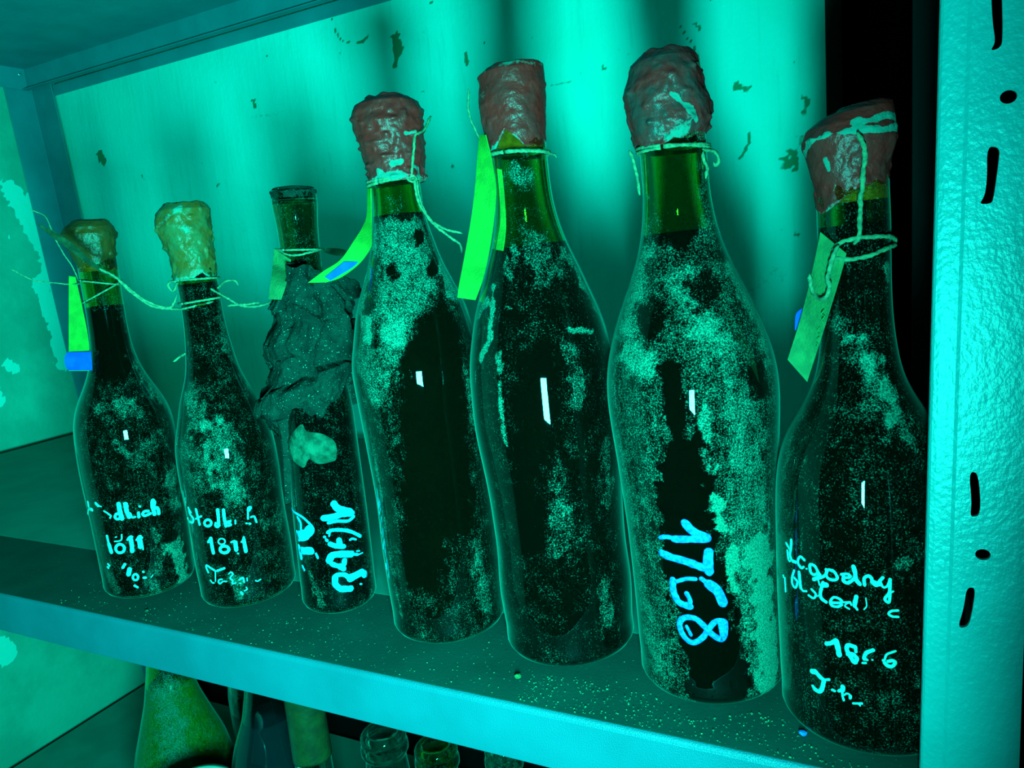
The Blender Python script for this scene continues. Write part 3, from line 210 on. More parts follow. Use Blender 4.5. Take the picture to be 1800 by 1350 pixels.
def tube(path, rad, sides=6, twist=900.0, taper=True):
    """twisted twine along a 3-D path"""
    P = np.asarray(path, dtype=float)
    keep = [0]
    for i in range(1, len(P)):
        if np.linalg.norm(P[i] - P[keep[-1]]) > 1e-5:
            keep.append(i)
    P = P[keep]
    n = len(P)
    tang = np.gradient(P, axis=0)
    tang /= np.linalg.norm(tang, axis=1)[:, None]
    up = np.array([0.31, 0.52, 0.79])
    V = []; F = []; s = 0.0
    for i in range(n):
        if i:
            s += np.linalg.norm(P[i] - P[i - 1])
        a = np.cross(tang[i], up); a /= np.linalg.norm(a)
        b = np.cross(tang[i], a)
        e = min(1.0, 0.45 + 0.25 * min(i, n - 1 - i)) if taper else 1.0
        for k in range(sides):
            ph = 2 * math.pi * k / sides
            r = rad * e * (1 + 0.17 * math.cos(2 * (ph - twist * s)) + 0.10 * math.sin(700 * s))
            V.append(P[i] + r * (a * math.cos(ph) + b * math.sin(ph)))
    for i in range(n - 1):
        for k in range(sides):
            F.append((i * sides + k, i * sides + (k + 1) % sides, (i + 1) * sides + (k + 1) % sides, (i + 1) * sides + k))
    F.append(tuple(range(sides))[::-1]); F.append(tuple(range((n - 1) * sides, n * sides)))
    return V, F

class MB:
    """collects shapes into one mesh"""
    def __init__(s): s.V = []; s.F = []
    def add(s, V, F):
        o = len(s.V); s.V += [tuple(map(float, v)) for v in V]; s.F += [tuple(int(i) + o for i in f) for f in F]
        return s
    def box(s, x0, x1, y0, y1, z0, z1):
        return s.add([(x0, y0, z0), (x1, y0, z0), (x1, y1, z0), (x0, y1, z0), (x0, y0, z1), (x1, y0, z1), (x1, y1, z1), (x0, y1, z1)],
                     [(0, 3, 2, 1), (4, 5, 6, 7), (0, 1, 5, 4), (1, 2, 6, 5), (2, 3, 7, 6), (3, 0, 4, 7)])
    def build(s, name, mat, parent=None, smooth=False, bevel=0.0):
        o = mesh_object(name, s.V, s.F, mat, parent, smooth)
        if bevel:
            m = o.modifiers.new('soft_edges', 'BEVEL'); m.width = bevel; m.segments = 2; m.limit_method = 'ANGLE'
        return o

def strip_card(stations, thick, across=5, step=0.004):
    """bent paper strip through pairs of edge points"""
    A = catmull([s[0] for s in stations], 1e9) if False else None
    a = np.array([s[0] for s in stations], dtype=float); b = np.array([s[1] for s in stations], dtype=float)
    t = np.arange(len(a)); tt = np.linspace(0, len(a) - 1, (len(a) - 1) * 8 + 1)
    def sp(P):
        Q = np.vstack([2 * P[0] - P[1], P, 2 * P[-1] - P[-2]])
        o = []
        for x in tt:
            i = min(int(x), len(P) - 2); u = x - i
            p0, p1, p2, p3 = Q[i], Q[i + 1], Q[i + 2], Q[i + 3]
            o.append(0.5 * (2 * p1 + (p2 - p0) * u + (2 * p0 - 5 * p1 + 4 * p2 - p3) * u * u + (3 * p1 - p0 - 3 * p2 + p3) * u ** 3))
        return np.array(o)
    EA, EB = sp(a), sp(b)
    n = len(tt)
    G = np.array([[EA[i] + (EB[i] - EA[i]) * w for w in np.linspace(0, 1, across)] for i in range(n)])
    gu = np.gradient(G, axis=0); gv = np.gradient(G, axis=1)
    N = np.cross(gu, gv); N /= np.linalg.norm(N, axis=2)[:, :, None] + 1e-12
    N[N[:, :, 1] > 0] *= -1
    top = (G + N * thick / 2).reshape(-1, 3); bot = (G - N * thick / 2).reshape(-1, 3)
    m = n * across
    V = np.vstack([top, bot]); F = []
    for i in range(n - 1):
        for j in range(across - 1):
            q = (i * across + j, i * across + j + 1, (i + 1) * across + j + 1, (i + 1) * across + j)
            F.append(q); F.append(tuple(k + m for k in q[::-1]))
    rim = [i * across for i in range(n)] + [(n - 1) * across + j for j in range(1, across)] + [i * across + across - 1 for i in range(n - 2, -1, -1)] + [j for j in range(across - 2, 0, -1)]
    for p, q in zip(rim, rim[1:] + rim[:1]):
        F.append((p, p + m, q + m, q))
    return V, F

# ------------------------------------------------------------------ materials
def new_mat(name):
    m = bpy.data.materials.new(name)
    m.use_nodes = True
    nt = m.node_tree
    return m, nt, nt.nodes['Principled BSDF'], nt.nodes['Material Output']

def N(nt, kind, **kw):
    n = nt.nodes.new(kind)
    for k, v in kw.items():
        if k in n.inputs:
            n.inputs[k].default_value = v
        else:
            setattr(n, k, v)
    return n

def noise(nt, scale, detail=3.0, rough=0.55, stretch=None, coord='Object'):
    tc = N(nt, 'ShaderNodeTexCoord')
    n = N(nt, 'ShaderNodeTexNoise')
    n.inputs['Scale'].default_value = scale
    n.inputs['Detail'].default_value = detail
    n.inputs['Roughness'].default_value = rough
    if stretch:
        mp = N(nt, 'ShaderNodeMapping')
        mp.inputs['Scale'].default_value = stretch
        nt.links.new(tc.outputs[coord], mp.inputs['Vector'])
        nt.links.new(mp.outputs['Vector'], n.inputs['Vector'])
    else:
        nt.links.new(tc.outputs[coord], n.inputs['Vector'])
    return n.outputs['Fac']

def math_node(nt, op, a, b, c=None):
    n = N(nt, 'ShaderNodeMath', operation=op)
    for i, v in enumerate((a, b, c)):
        if v is None:
            continue
        if isinstance(v, (int, float)):
            n.inputs[i].default_value = v
        else:
            nt.links.new(v, n.inputs[i])
    return n.outputs[0]

def remap(nt, val, lo, hi, a=0.0, b=1.0, smooth=True):
    n = N(nt, 'ShaderNodeMapRange')
    n.interpolation_type = 'SMOOTHSTEP' if smooth else 'LINEAR'
    nt.links.new(val, n.inputs['Value'])
    n.inputs['From Min'].default_value = lo; n.inputs['From Max'].default_value = hi
    n.inputs['To Min'].default_value = a; n.inputs['To Max'].default_value = b
    return n.outputs['Result']

def mix_col(nt, fac, c1, c2):
    n = N(nt, 'ShaderNodeMix', data_type='RGBA')
    if isinstance(fac, (int, float)):
        n.inputs[0].default_value = fac
    else:
        nt.links.new(fac, n.inputs[0])
    for s, c in ((6, c1), (7, c2)):
        if isinstance(c, tuple):
            n.inputs[s].default_value = (*c, 1)
        else:
            nt.links.new(c, n.inputs[s])
    return n.outputs[2]

def attr(nt, name):
    a = N(nt, 'ShaderNodeAttribute', attribute_name=name)
    return a.outputs['Fac']

def bump(nt, bs, height, strength, dist):
    b = N(nt, 'ShaderNodeBump')
    b.inputs['Strength'].default_value = strength
    b.inputs['Distance'].default_value = dist
    nt.links.new(height, b.inputs['Height'])
    nt.links.new(b.outputs['Normal'], bs.inputs['Normal'])

def simple(name, color, rough=0.6, spec=0.4, noise_scale=None, c2=None, bump_s=0.0, bump_scale=300, metallic=0.0):
    m, nt, bs, out = new_mat(name)
    bs.inputs['Base Color'].default_value = (*color, 1)
    bs.inputs['Roughness'].default_value = rough
    bs.inputs['Specular IOR Level'].default_value = spec
    bs.inputs['Metallic'].default_value = metallic
    if noise_scale:
        f = remap(nt, noise(nt, noise_scale, 4), 0.35, 0.65)
        nt.links.new(mix_col(nt, f, color, c2 or tuple(0.7 * c for c in color)), bs.inputs['Base Color'])
    if bump_s:
        bump(nt, bs, noise(nt, bump_scale, 4), bump_s, 0.002)
    return m

DUST = (0.024, 0.1546, 0.1067)

def dusty_glass(name, tint, rough=0.02, seed=0.0, fine=1300.0):
    m, nt, bs, out = new_mat(name)
    bs.inputs['Base Color'].default_value = (*tint, 1)
    bs.inputs['Roughness'].default_value = rough
    bs.inputs['Transmission Weight'].default_value = 1.0
    bs.inputs['IOR'].default_value = 1.5
    bs.inputs['Sheen Weight'].default_value = 0.14      # thin dust film
    bs.inputs['Sheen Roughness'].default_value = 0.35
    bs.inputs['Sheen Tint'].default_value = (0.05, 0.6, 0.45, 1)
    d = N(nt, 'ShaderNodeBsdfPrincipled')
    d.inputs['Roughness'].default_value = 0.9
    d.inputs['Specular IOR Level'].default_value = 0.1
    a = attr(nt, 'dust')
    n1 = noise(nt, fine, 2.0, 0.6)
    n2 = noise(nt, 95.0, 5.0, 0.6)
    n3 = noise(nt, 1.0, 3.0, 0.6, (420, 420, 14))
    v = math_node(nt, 'ADD', a, math_node(nt, 'MULTIPLY', math_node(nt, 'SUBTRACT', n1, 0.5), 2.1))
    v = math_node(nt, 'ADD', v, math_node(nt, 'MULTIPLY', math_node(nt, 'SUBTRACT', n2, 0.5), 1.0))
    n4 = noise(nt, 240.0, 4.0, 0.65)
    v = math_node(nt, 'ADD', v, math_node(nt, 'MULTIPLY', math_node(nt, 'SUBTRACT', n4, 0.5), 0.7))
    v = math_node(nt, 'ADD', v, math_node(nt, 'MULTIPLY', math_node(nt, 'SUBTRACT', n3, 0.5), 0.45))
    f = remap(nt, v, 0.25, 1.35, 0.004, 0.92)
    tone = remap(nt, n1, 0.35, 0.7, 0.45, 1.25)
    c = N(nt, 'ShaderNodeVectorMath', operation='SCALE')
    c.inputs[0].default_value = DUST
    nt.links.new(tone, c.inputs['Scale'])
    nt.links.new(c.outputs[0], d.inputs['Base Color'])
    mx = N(nt, 'ShaderNodeMixShader')
    nt.links.new(f, mx.inputs[0])
    nt.links.new(bs.outputs[0], mx.inputs[1])
    nt.links.new(d.outputs[0], mx.inputs[2])
    nt.links.new(mx.outputs[0], out.inputs['Surface'])
    return m

def waxy(name, c1, c2, pale):
    m, nt, bs, out = new_mat(name)
    a = attr(nt, 'dust')
    n1 = noise(nt, 500, 3); n2 = noise(nt, 90, 4)
    v = math_node(nt, 'ADD', a, math_node(nt, 'MULTIPLY', math_node(nt, 'SUBTRACT', n1, 0.5), 1.0))
    v = math_node(nt, 'ADD', v, math_node(nt, 'MULTIPLY', math_node(nt, 'SUBTRACT', n2, 0.5), 1.2))
    f = remap(nt, v, 0.45, 0.75)
    base = mix_col(nt, remap(nt, n2, 0.35, 0.65), c1, c2)
    nt.links.new(mix_col(nt, f, base, pale), bs.inputs['Base Color'])
    bs.inputs['Specular IOR Level'].default_value = 0.17
    nt.links.new(remap(nt, f, 0, 1, 0.40, 0.85), bs.inputs['Roughness'])
    h = math_node(nt, 'ADD', n2, math_node(nt, 'MULTIPLY', n1, 0.3))
    bump(nt, bs, h, 0.5, 0.003)
    return m

def painted_metal(name, color, grain, grain_scale, rough=0.35, coord_stretch=None):
    """hammered enamel paint on sheet steel"""
    m, nt, bs, out = new_mat(name)
    n = noise(nt, grain_scale, 2.0, 0.5, coord_stretch)
    big = noise(nt, 18, 3)
    nt.links.new(mix_col(nt, remap(nt, big, 0.3, 0.7), color, tuple(0.82 * c for c in color)), bs.inputs['Base Color'])
    bs.inputs['Roughness'].default_value = rough
    bs.inputs['Specular IOR Level'].default_value = 0.5
    bump(nt, bs, n, grain, 0.002)
    return m

M = {}
M['post_paint'] = painted_metal('hammered_cyan_enamel', (0.003, 0.225, 0.245), 0.24, 480, 0.40, (1, 1, 0.8))
M['shelf_paint'] = painted_metal('grainy_cyan_enamel', (0.002, 0.098, 0.138), 0.35, 1500, 0.45)
M['rear_paint'] = painted_metal('blue_enamel', (0.003, 0.19, 0.23), 0.1, 300, 0.4)
M['void'] = simple('unlit_black', (0.004, 0.006, 0.006), 1.0, 0.0)  # shade put into the colour: black where the cellar lies unlit
M['floor'] = simple('cellar_floor', (0.02, 0.09, 0.07), 0.9, 0.1, 12, (0.03, 0.14, 0.11))
M['liquid'] = simple('black_wine', (0.0022, 0.0022, 0.004), 0.5, 0.0)
M['liquid_green'] = simple('green_wine', (0.02, 0.20, 0.03), 0.5, 0.0)
M['liquid_blue'] = simple('blue_wine', (0.004, 0.035, 0.045), 0.5, 0.0)
M['cork'] = simple('old_cork', (0.95, 0.1564, 0.0184), 0.85, 0.1, 220, (0.575, 0.0736, 0.0092))
M['glass_dark'] = dusty_glass('dusty_dark_olive_glass', (0.75, 0.55, 0.12))
M['glass_green'] = dusty_glass('dusty_olive_glass', (0.90, 0.70, 0.10))
M['glass_black'] = dusty_glass('dusty_blackish_glass', (0.25, 0.36, 0.16))
M['glass_clear'] = dusty_glass('dusty_clear_glass', (0.75, 0.95, 0.88))
M['glass_blue'] = dusty_glass('dusty_blue_green_glass', (0.05, 0.50, 0.55))
M['ink_white'] = simple('white_paint_marker', (0.115, 0.4232, 0.3956), 0.6, 0.1, 900, (0.0575, 0.3128, 0.2852))
M['ink_blue'] = simple('blue_white_paint_marker', (0.01, 0.15, 0.50), 0.6, 0.1, 500, (0.005, 0.075, 0.38))
M['ink_aqua'] = simple('aqua_paint_marker', (0.0345, 0.3312, 0.46), 0.6, 0.1, 500, (0.0115, 0.207, 0.368))
M['card'] = simple('yellow_paper', (0.05, 0.19, 0.020), 0.9, 0.03, 150, (0.04, 0.15, 0.018), 0.3, 900)
M['card_old'] = simple('aged_paper', (0.069, 0.1391, 0.04968), 0.9, 0.05, 150, (0.046, 0.09936, 0.03974), 0.3, 700)
M['card_dark'] = simple('dark_dry_paper', (0.03, 0.035, 0.018), 0.85, 0.05, 200, (0.012, 0.016, 0.008))
M['sticker'] = simple('blue_sticker', (0.003, 0.050, 0.46), 0.8, 0.03, 120, (0.002, 0.038, 0.40))
M['pencil'] = simple('faint_pencil', (0.023, 0.1932, 0.0552), 0.9, 0.0)
M['twine'] = simple('hemp_twine', (0.1725, 0.1656, 0.0874), 0.95, 0.05, 500, (0.092, 0.092, 0.0552))
M['wax_brown'] = waxy('red_brown_wax', (0.7331, 0.008133, 0.007507), (0.4887, 0.01251, 0.01189), (0.03519, 0.1239, 0.09914))
M['wax_teal'] = waxy('grey_brown_wax', (0.6354, 0.009384, 0.009384), (0.1466, 0.0219, 0.02127), (0.03519, 0.1239, 0.09914))
M['wax_olive'] = waxy('dark_olive_wax', (0.17, 0.024, 0.005), (0.09, 0.028, 0.009), (0.04, 0.11, 0.07))
M['wax_yellow'] = waxy('yellow_wax', (0.26, 0.045, 0.009), (0.10, 0.075, 0.032), (0.05, 0.15, 0.115))
M['residue'] = simple('dried_mud', (0.02, 0.085, 0.055), 0.95, 0.03, 110, (0.008, 0.028, 0.018), 0.8, 260)
M['jar_lid'] = simple('pale_plastic', (0.5, 0.85, 0.7), 0.45, 0.4)

def crust_mat():
    m, nt, bs, out = new_mat('crumbling_mud_crust')
    n1 = noise(nt, 70, 6, 0.65); n2 = noise(nt, 900, 2)
    c = mix_col(nt, remap(nt, n1, 0.3, 0.7), (0.003, 0.008, 0.0065), (0.006, 0.024, 0.018))
    c = mix_col(nt, remap(nt, n2, 0.66, 0.74), c, (0.072, 0.276, 0.207))
    nt.links.new(c, bs.inputs['Base Color'])
    bs.inputs['Roughness'].default_value = 0.9
    bs.inputs['Specular IOR Level'].default_value = 0.06
    bump(nt, bs, math_node(nt, 'ADD', n1, math_node(nt, 'MULTIPLY', n2, 0.25)), 0.9, 0.004)
    return m
M['crust'] = crust_mat()

def wall_mat():
    m, nt, bs, out = new_mat('green_limewash')
    a = attr(nt, 'stain')
    big = noise(nt, 5, 4); fine = noise(nt, 160, 4); drag = noise(nt, 1.0, 4, 0.6, (90, 90, 9))
    c = mix_col(nt, remap(nt, big, 0.3, 0.7), (0.004, 0.80, 0.72), (0.004, 0.70, 0.58))
    c = mix_col(nt, math_node(nt, 'MULTIPLY', remap(nt, drag, 0.55, 0.75), 0.25), c, (0.004, 0.45, 0.36))
    c = mix_col(nt, math_node(nt, 'MULTIPLY', remap(nt, noise(nt, 26, 5, 0.7), 0.68, 0.76), 0.45), c, (0.01, 0.34, 0.24))
    f = remap(nt, math_node(nt, 'ADD', a, math_node(nt, 'MULTIPLY', math_node(nt, 'SUBTRACT', fine, 0.5), 0.7)), 0.3, 0.7)
    nt.links.new(mix_col(nt, f, c, (0.03, 0.22, 0.10)), bs.inputs['Base Color'])
    bs.inputs['Roughness'].default_value = 0.7
    bs.inputs['Specular IOR Level'].default_value = 0.25
    h = math_node(nt, 'ADD', math_node(nt, 'MULTIPLY', drag, 0.6), math_node(nt, 'MULTIPLY', fine, 0.4))
    h = math_node(nt, 'SUBTRACT', h, math_node(nt, 'MULTIPLY', f, 0.5))
    bump(nt, bs, h, 0.35, 0.004)
    return m

def peel_mat():
    m, nt, bs, out = new_mat('peeling_green_plaster')
    a = attr(nt, 'stain')
    mid = noise(nt, 16, 5, 0.6); fine = noise(nt, 120, 4)
    c = mix_col(nt, remap(nt, noise(nt, 7, 5, 0.65), 0.35, 0.65), (0.006, 0.29, 0.21), (0.008, 0.40, 0.29))
    v = math_node(nt, 'ADD', a, math_node(nt, 'MULTIPLY', math_node(nt, 'SUBTRACT', mid, 0.5), 1.6))
    f = remap(nt, v, 0.40, 0.55)
    nt.links.new(mix_col(nt, f, c, (0.015, 0.66, 0.55)), bs.inputs['Base Color'])
    bs.inputs['Roughness'].default_value = 0.8
    bump(nt, bs, math_node(nt, 'ADD', f, math_node(nt, 'MULTIPLY', fine, 0.5)), 0.4, 0.003)
    return m

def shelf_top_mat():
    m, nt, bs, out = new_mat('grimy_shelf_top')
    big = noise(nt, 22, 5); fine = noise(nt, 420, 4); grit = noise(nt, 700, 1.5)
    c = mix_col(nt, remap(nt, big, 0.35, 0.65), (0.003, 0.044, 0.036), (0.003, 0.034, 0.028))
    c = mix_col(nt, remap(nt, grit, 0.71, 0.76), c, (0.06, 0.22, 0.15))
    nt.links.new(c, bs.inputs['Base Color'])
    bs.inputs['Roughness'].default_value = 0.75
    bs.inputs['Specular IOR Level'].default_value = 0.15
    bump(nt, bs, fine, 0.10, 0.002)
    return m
M['sheet'] = simple('paler_green_sheet', (0.004, 0.18, 0.14), 0.6, 0.25, 14, (0.004, 0.145, 0.115), 0.06, 300)
M['wall'] = wall_mat()
M['peel'] = peel_mat()
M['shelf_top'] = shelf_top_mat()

# ------------------------------------------------------------------ the cellar
def wall_grid(name, mat, us, vs_, place, marks, lump):
    U, W = np.meshgrid(us, vs_)
    u, w = U.reshape(-1), W.reshape(-1)
    st = stroke_field(u, w, marks, None)
    h = lump * fbm(np.stack([u * 3, w * 3, u * 0 + 3], -1), 3)
    V = place(u, w, h)
    return structure(mesh_object(name, V, grid_faces(len(us), len(vs_), False), mat, None, True, {'stain': st}))

us = np.concatenate([np.arange(-1.33, -0.0599, 0.0035), [-0.06]])
ws = np.concatenate([[-1.1, -0.6, -0.2], np.arange(0.05, 0.72, 0.0035), [1.0, 1.6]])
edge = 0.004
back = wall_grid('wall_back', M['wall'], us, ws,
                 lambda u, w, h: np.stack([u, 0.9 + h, w], -1), WALL_MARKS, 0.004)
structure(MB().box(-1.32, -0.062, 0.87, 0.893, -1.1, -0.05).build('shade_backing', M['void']))  # added panel; its black paints in the dark behind the lower bottles
e = MB(); e.box(-1.5, -0.061, 0.91, 1.25, -1.1, 1.6)
structure(e.build('trim_1', M['wall'], bevel=0.006))
ys = np.concatenate([[-0.6, -0.2, 0.2], np.arange(0.5, 0.92, 0.005)])
wz = np.concatenate([[-1.1], np.arange(-0.62, 0.75, 0.005), [1.2, 1.6]])
wall_grid('wall_left', M['peel'], ys, wz, lambda u, w, h: np.stack([-1.335 + h, u, w], -1), PEEL_MARKS, 0.004)
structure(MB().box(-1.6, 2.2, -0.8, 4.2, -1.15, -1.1).build('floor', M['floor']))
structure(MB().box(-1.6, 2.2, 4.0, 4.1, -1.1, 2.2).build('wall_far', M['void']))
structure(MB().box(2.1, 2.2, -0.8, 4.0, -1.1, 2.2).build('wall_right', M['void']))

# ------------------------------------------------------------------ the rack
rack = thing('shelving_rack', 'cyan hammered-enamel steel shelving rack holding the row of old bottles', 'shelving', (0, 0, 0))
XL, XR, YF, YB = -1.285, 0.045, 0.33, 0.835

def shelf(zt, front_mat, top_mat, h=0.035):
    th = 0.0012
    lip = MB()
    # folded front and rear lips with a returned hem, and both end lips
    lip.box(XL, XR, YF, YF + 0.0015, zt - h, zt - 0.0028)
    lip.box(XL, XR, YF + 0.0015, YF + 0.016, zt - h, zt - h + th)
    lip.box(XL, XR, YB - 0.0015, YB, zt - h, zt - 0.0006)
    lip.box(XL, XR, YB - 0.012, YB - 0.0015, zt - h, zt - h + th)
    lip.box(XL, XL + 0.0015, YF + 0.0015, YB - 0.0015, zt - h, zt - 0.0006)
    lip.box(XR - 0.0015, XR, YF + 0.0015, YB - 0.0015, zt - h, zt - 0.0006)
    s = lip.build('shelf', front_mat, rack, bevel=0.0006)
    # the flat panel, its front edge rolled over the lip
    prof = [(YB, zt - th), (YB, zt)]
    prof += [(YF + 0.003 - 0.003 * math.sin(a), zt - 0.003 + 0.003 * math.cos(a)) for a in np.linspace(0, 1.5, 7)]
    prof += [(YF + 0.0016, zt - 0.0036), (YF + 0.004, zt - th)]
    V = [(x, y, z) for x in (XL, XR) for y, z in prof]
    n = len(prof)
    F = [(i, (i + 1) % n, n + (i + 1) % n, n + i) for i in range(n)] + [tuple(range(n))[::-1], tuple(range(n, 2 * n))]
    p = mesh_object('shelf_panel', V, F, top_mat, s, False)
    p.data.materials.append(front_mat)
    for i in range(3, 9):
        p.data.polygons[i].material_index = 1
    return s

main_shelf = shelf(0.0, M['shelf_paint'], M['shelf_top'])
upper_shelf = shelf(0.617, M['rear_paint'], M['rear_paint'])
lower_shelf = shelf(-0.51, M['shelf_paint'], M['sheet'])
# thin paler sheet on the back of the main panel, its edge seen as a thin line
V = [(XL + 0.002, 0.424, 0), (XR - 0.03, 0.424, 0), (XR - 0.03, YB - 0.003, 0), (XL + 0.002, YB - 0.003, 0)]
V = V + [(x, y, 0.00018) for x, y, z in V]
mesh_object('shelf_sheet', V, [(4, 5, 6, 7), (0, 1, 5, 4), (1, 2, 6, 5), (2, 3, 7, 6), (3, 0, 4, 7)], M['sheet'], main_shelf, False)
# rear brace under the upper shelf
MB().box(-1.232, 0.02, 0.842, 0.8435, 0.566, 0.5835).build('back_brace', M['rear_paint'], rack, bevel=0.0005)

def angle_post(name, x0, y0, wx, wy, lean, mat, z0=-1.09, z1=1.0):
    """L-section post: corner at (x0,y0), flanges wx along X and wy along Y"""
    t = 0.0018
    sx, sy = math.copysign(t, wx), math.copysign(t, wy)
    prof = [(x0, y0), (x0 + wx, y0), (x0 + wx, y0 + sy), (x0 + sx, y0 + sy), (x0 + sx, y0 + wy), (x0, y0 + wy)]
    V = [(x + lean * (z - 0.58), y, z) for z in (z0, z1) for x, y in prof]
    n = 6
    F = [(i, (i + 1) % n, n + (i + 1) % n, n + i) for i in range(n)] + [tuple(range(n))[::-1], tuple(range(n, 2 * n))]
    me = mesh_object(name, V, F, mat, rack, False)
    b = bmesh.new(); b.from_mesh(me.data); bmesh.ops.recalc_face_normals(b, faces=b.faces); b.to_mesh(me.data); b.free()
    m = me.modifiers.new('soft_edges', 'BEVEL'); m.width = 0.0006; m.segments = 2
    return me

lp = angle_post('post', -1.288, 0.8425, 0.054, -0.047, -0.06, M['rear_paint'])
M['shaded_steel'] = simple('shade_painted_steel', (0.003, 0.009, 0.010), 0.6, 0.1)  # shade on the rear right post, painted in as near-black
angle_post('post', 0.050, 0.8425, -0.031, -0.034, 0.0, M['shaded_steel'])

def bolt(x, y, z, axis, mat, parent):
    n = 14
    V, F, _, _, _ = lathe(np.array([0, 0.0008, 0.0022, 0.003]), np.array([0.0042, 0.0046, 0.0036, 0.0012]), n)
    o = mesh_object('bolt', V, F, mat, parent)
    o.location = (x, y, z); o.rotation_euler = axis
    return o
M['bolt'] = simple('zinc_bolt', (0.5, 0.85, 0.85), 0.2, 0.8, metallic=1.0)
bolt(-1.286, 0.825, 0.607, (0, math.radians(60), 0), M['bolt'], lp)

# front post: slotted hammered face at the right of the bottles
def front_post():
    t = 0.0016
    yf = 0.326
    z0, z1 = -1.09, 1.0
    lean = 0.0165
    L = lambda z: 0.0112 + lean * (z - 0.03)        # left edge of the face
    R = lambda z: 0.0468 + 0.004 * (z - 0.1)
    holes = [[(x, z) for x, z in s] for s in SLOTS]
    holes += [[(cx + 0.0026 * math.cos(a), cz + 0.0023 * math.sin(a)) for a in np.linspace(0, 2 * math.pi, 24, endpoint=False)] for cx, cz in HOLES]
    # round the slot corners
    def soften(P, it=2):
        for _ in range(it):
            Q = []
            for a, b in zip(P, P[1:] + P[:1]):
                Q += [(a[0] * .78 + b[0] * .22, a[1] * .78 + b[1] * .22), (a[0] * .22 + b[0] * .78, a[1] * .22 + b[1] * .78)]
            P = Q
        return P
    holes = [soften(h) if len(h) < 20 else h for h in holes]
    more = []
    for k in (-1, 1, 2):                             # the same pattern goes on above and below
        for h in holes:
            dz = 0.3475 * k
            if all(not (-0.03 < z + dz < 0.345) for x, z in h):
                more.append([(x + 0.005 * 0, z + dz) for x, z in h])
    holes += more
    outer = [(L(z0), z0), (R(z0), z0), (R(z1), z1), (L(z1), z1)]
    loops = [[Vector((x, 0, z)) for x, z in outer]] + [[Vector((x, 0, z)) for x, z in h] for h in holes]
    # tessellate in the XZ plane
    loops2 = [[Vector((v.x, v.z, 0)) for v in l] for l in loops]
    tris = tessellate_polygon(loops2)
    flat = [v for l in loops for v in l]
    n = len(flat)
    V = [(v.x, yf, v.z) for v in flat] + [(v.x, yf + t, v.z) for v in flat]
    F = [tuple(t3) for t3 in tris] + [tuple(i + n for i in t3[::-1]) for t3 in tris]
    k = 0
    for l in loops:
        m = len(l)
        for i in range(m):
            a, b = k + i, k + (i + 1) % m
            F.append((a, b, b + n, a + n))
        k += m
    mb = MB(); mb.add(V, F)
    # the flange that goes back from the right edge
    V = [(R(z) + dx, y, z) for z in (z0, z1) for dx, y in ((-t, yf + t), (0, yf), (0, yf + 0.036), (-t, yf + 0.036))]
    mb.add(V, [(0, 1, 5, 4), (1, 2, 6, 5), (2, 3, 7, 6), (3, 0, 4, 7)])
    o = mb.build('post', M['post_paint'], rack)
    b = bmesh.new(); b.from_mesh(o.data)
    # the left edge is rolled slightly back: cut along it, then push the strip in depth
    ks = [0.0004, 0.0012, 0.0030, 0.0085, 0.0098]
    for k in ks:
        bmesh.ops.bisect_plane(b, geom=b.verts[:] + b.edges[:] + b.faces[:], dist=1e-7, plane_co=(L(0) + k, 0, 0), plane_no=(1, 0, -lean))
    for v in b.verts:
        if v.co.x < R(v.co.z) - 0.01:
            v.co.y += float(np.interp(v.co.x - L(v.co.z), [0] + ks, [0.0028, 0.0016, 0.0010, 0.0007, 0.0005, 0.0]))
    bmesh.ops.recalc_face_normals(b, faces=b.faces); b.to_mesh(o.data); b.free()
    return o
front_post()

# ------------------------------------------------------------------ bottles
class Surf:
    def __init__(s, zs, rs): s.zs = zs; s.rs = rs
    def r(s, z): return np.interp(z, s.zs, s.rs)
    def at(s, th, z, h=0.0):
        r = s.r(z) + h
        return np.stack([r * np.sin(th), -r * np.cos(th), z + 0 * r], -1)

def handwriting(sf, strokes, mat, parent, h=0.00045):
    mb = MB()
    for idx, (w, pts) in enumerate(strokes):
        r0 = float(np.mean([sf.r(p[1]) for p in pts]))
        P = catmull([(a * r0, b) for a, b in pts], max(w * 0.30, 0.0004))
        t = np.gradient(P, axis=0); t /= np.linalg.norm(t, axis=1)[:, None] + 1e-12
        caps = [0.0, 0.5, 0.8, 0.95]
        P = np.vstack([[P[0] - t[0] * w / 2 * (1 - c) for c in (0.0, 0.13, 0.4, 0.69)], P, [P[-1] + t[-1] * w / 2 * (1 - c) for c in (0.69, 0.4, 0.13, 0.0)]])
        t = np.vstack([[t[0]] * 4, t, [t[-1]] * 4])
        ww = np.concatenate([[0.04, 0.5, 0.8, 0.95], np.ones(len(P) - 8), [0.95, 0.8, 0.5, 0.04]]) * w / 2
        ww *= 1 + 0.13 * vnoise(np.stack([np.arange(len(P)) * 0.6 + idx * 9.1, P[:, 0] * 300, P[:, 1] * 300], -1))
        nn = np.stack([-t[:, 1], t[:, 0]], -1)
        V = []
        for off, hh in ((-1, 0.00002), (-0.82, h), (0.82, h), (1, 0.00002)):
            Q = P + nn * (ww * off)[:, None]
            V.append(sf.at(Q[:, 0] / r0, Q[:, 1], hh + 0.00002 * (idx % 5)))
        V = np.stack(V, 1).reshape(-1, 3)
        F = []
        for i in range(len(P) - 1):
            for j in range(3):
                F.append((i * 4 + j, i * 4 + j + 1, (i + 1) * 4 + j + 1, (i + 1) * 4 + j))
        mb.add(V, F)
    return mb.build('handwriting', mat, parent, True)

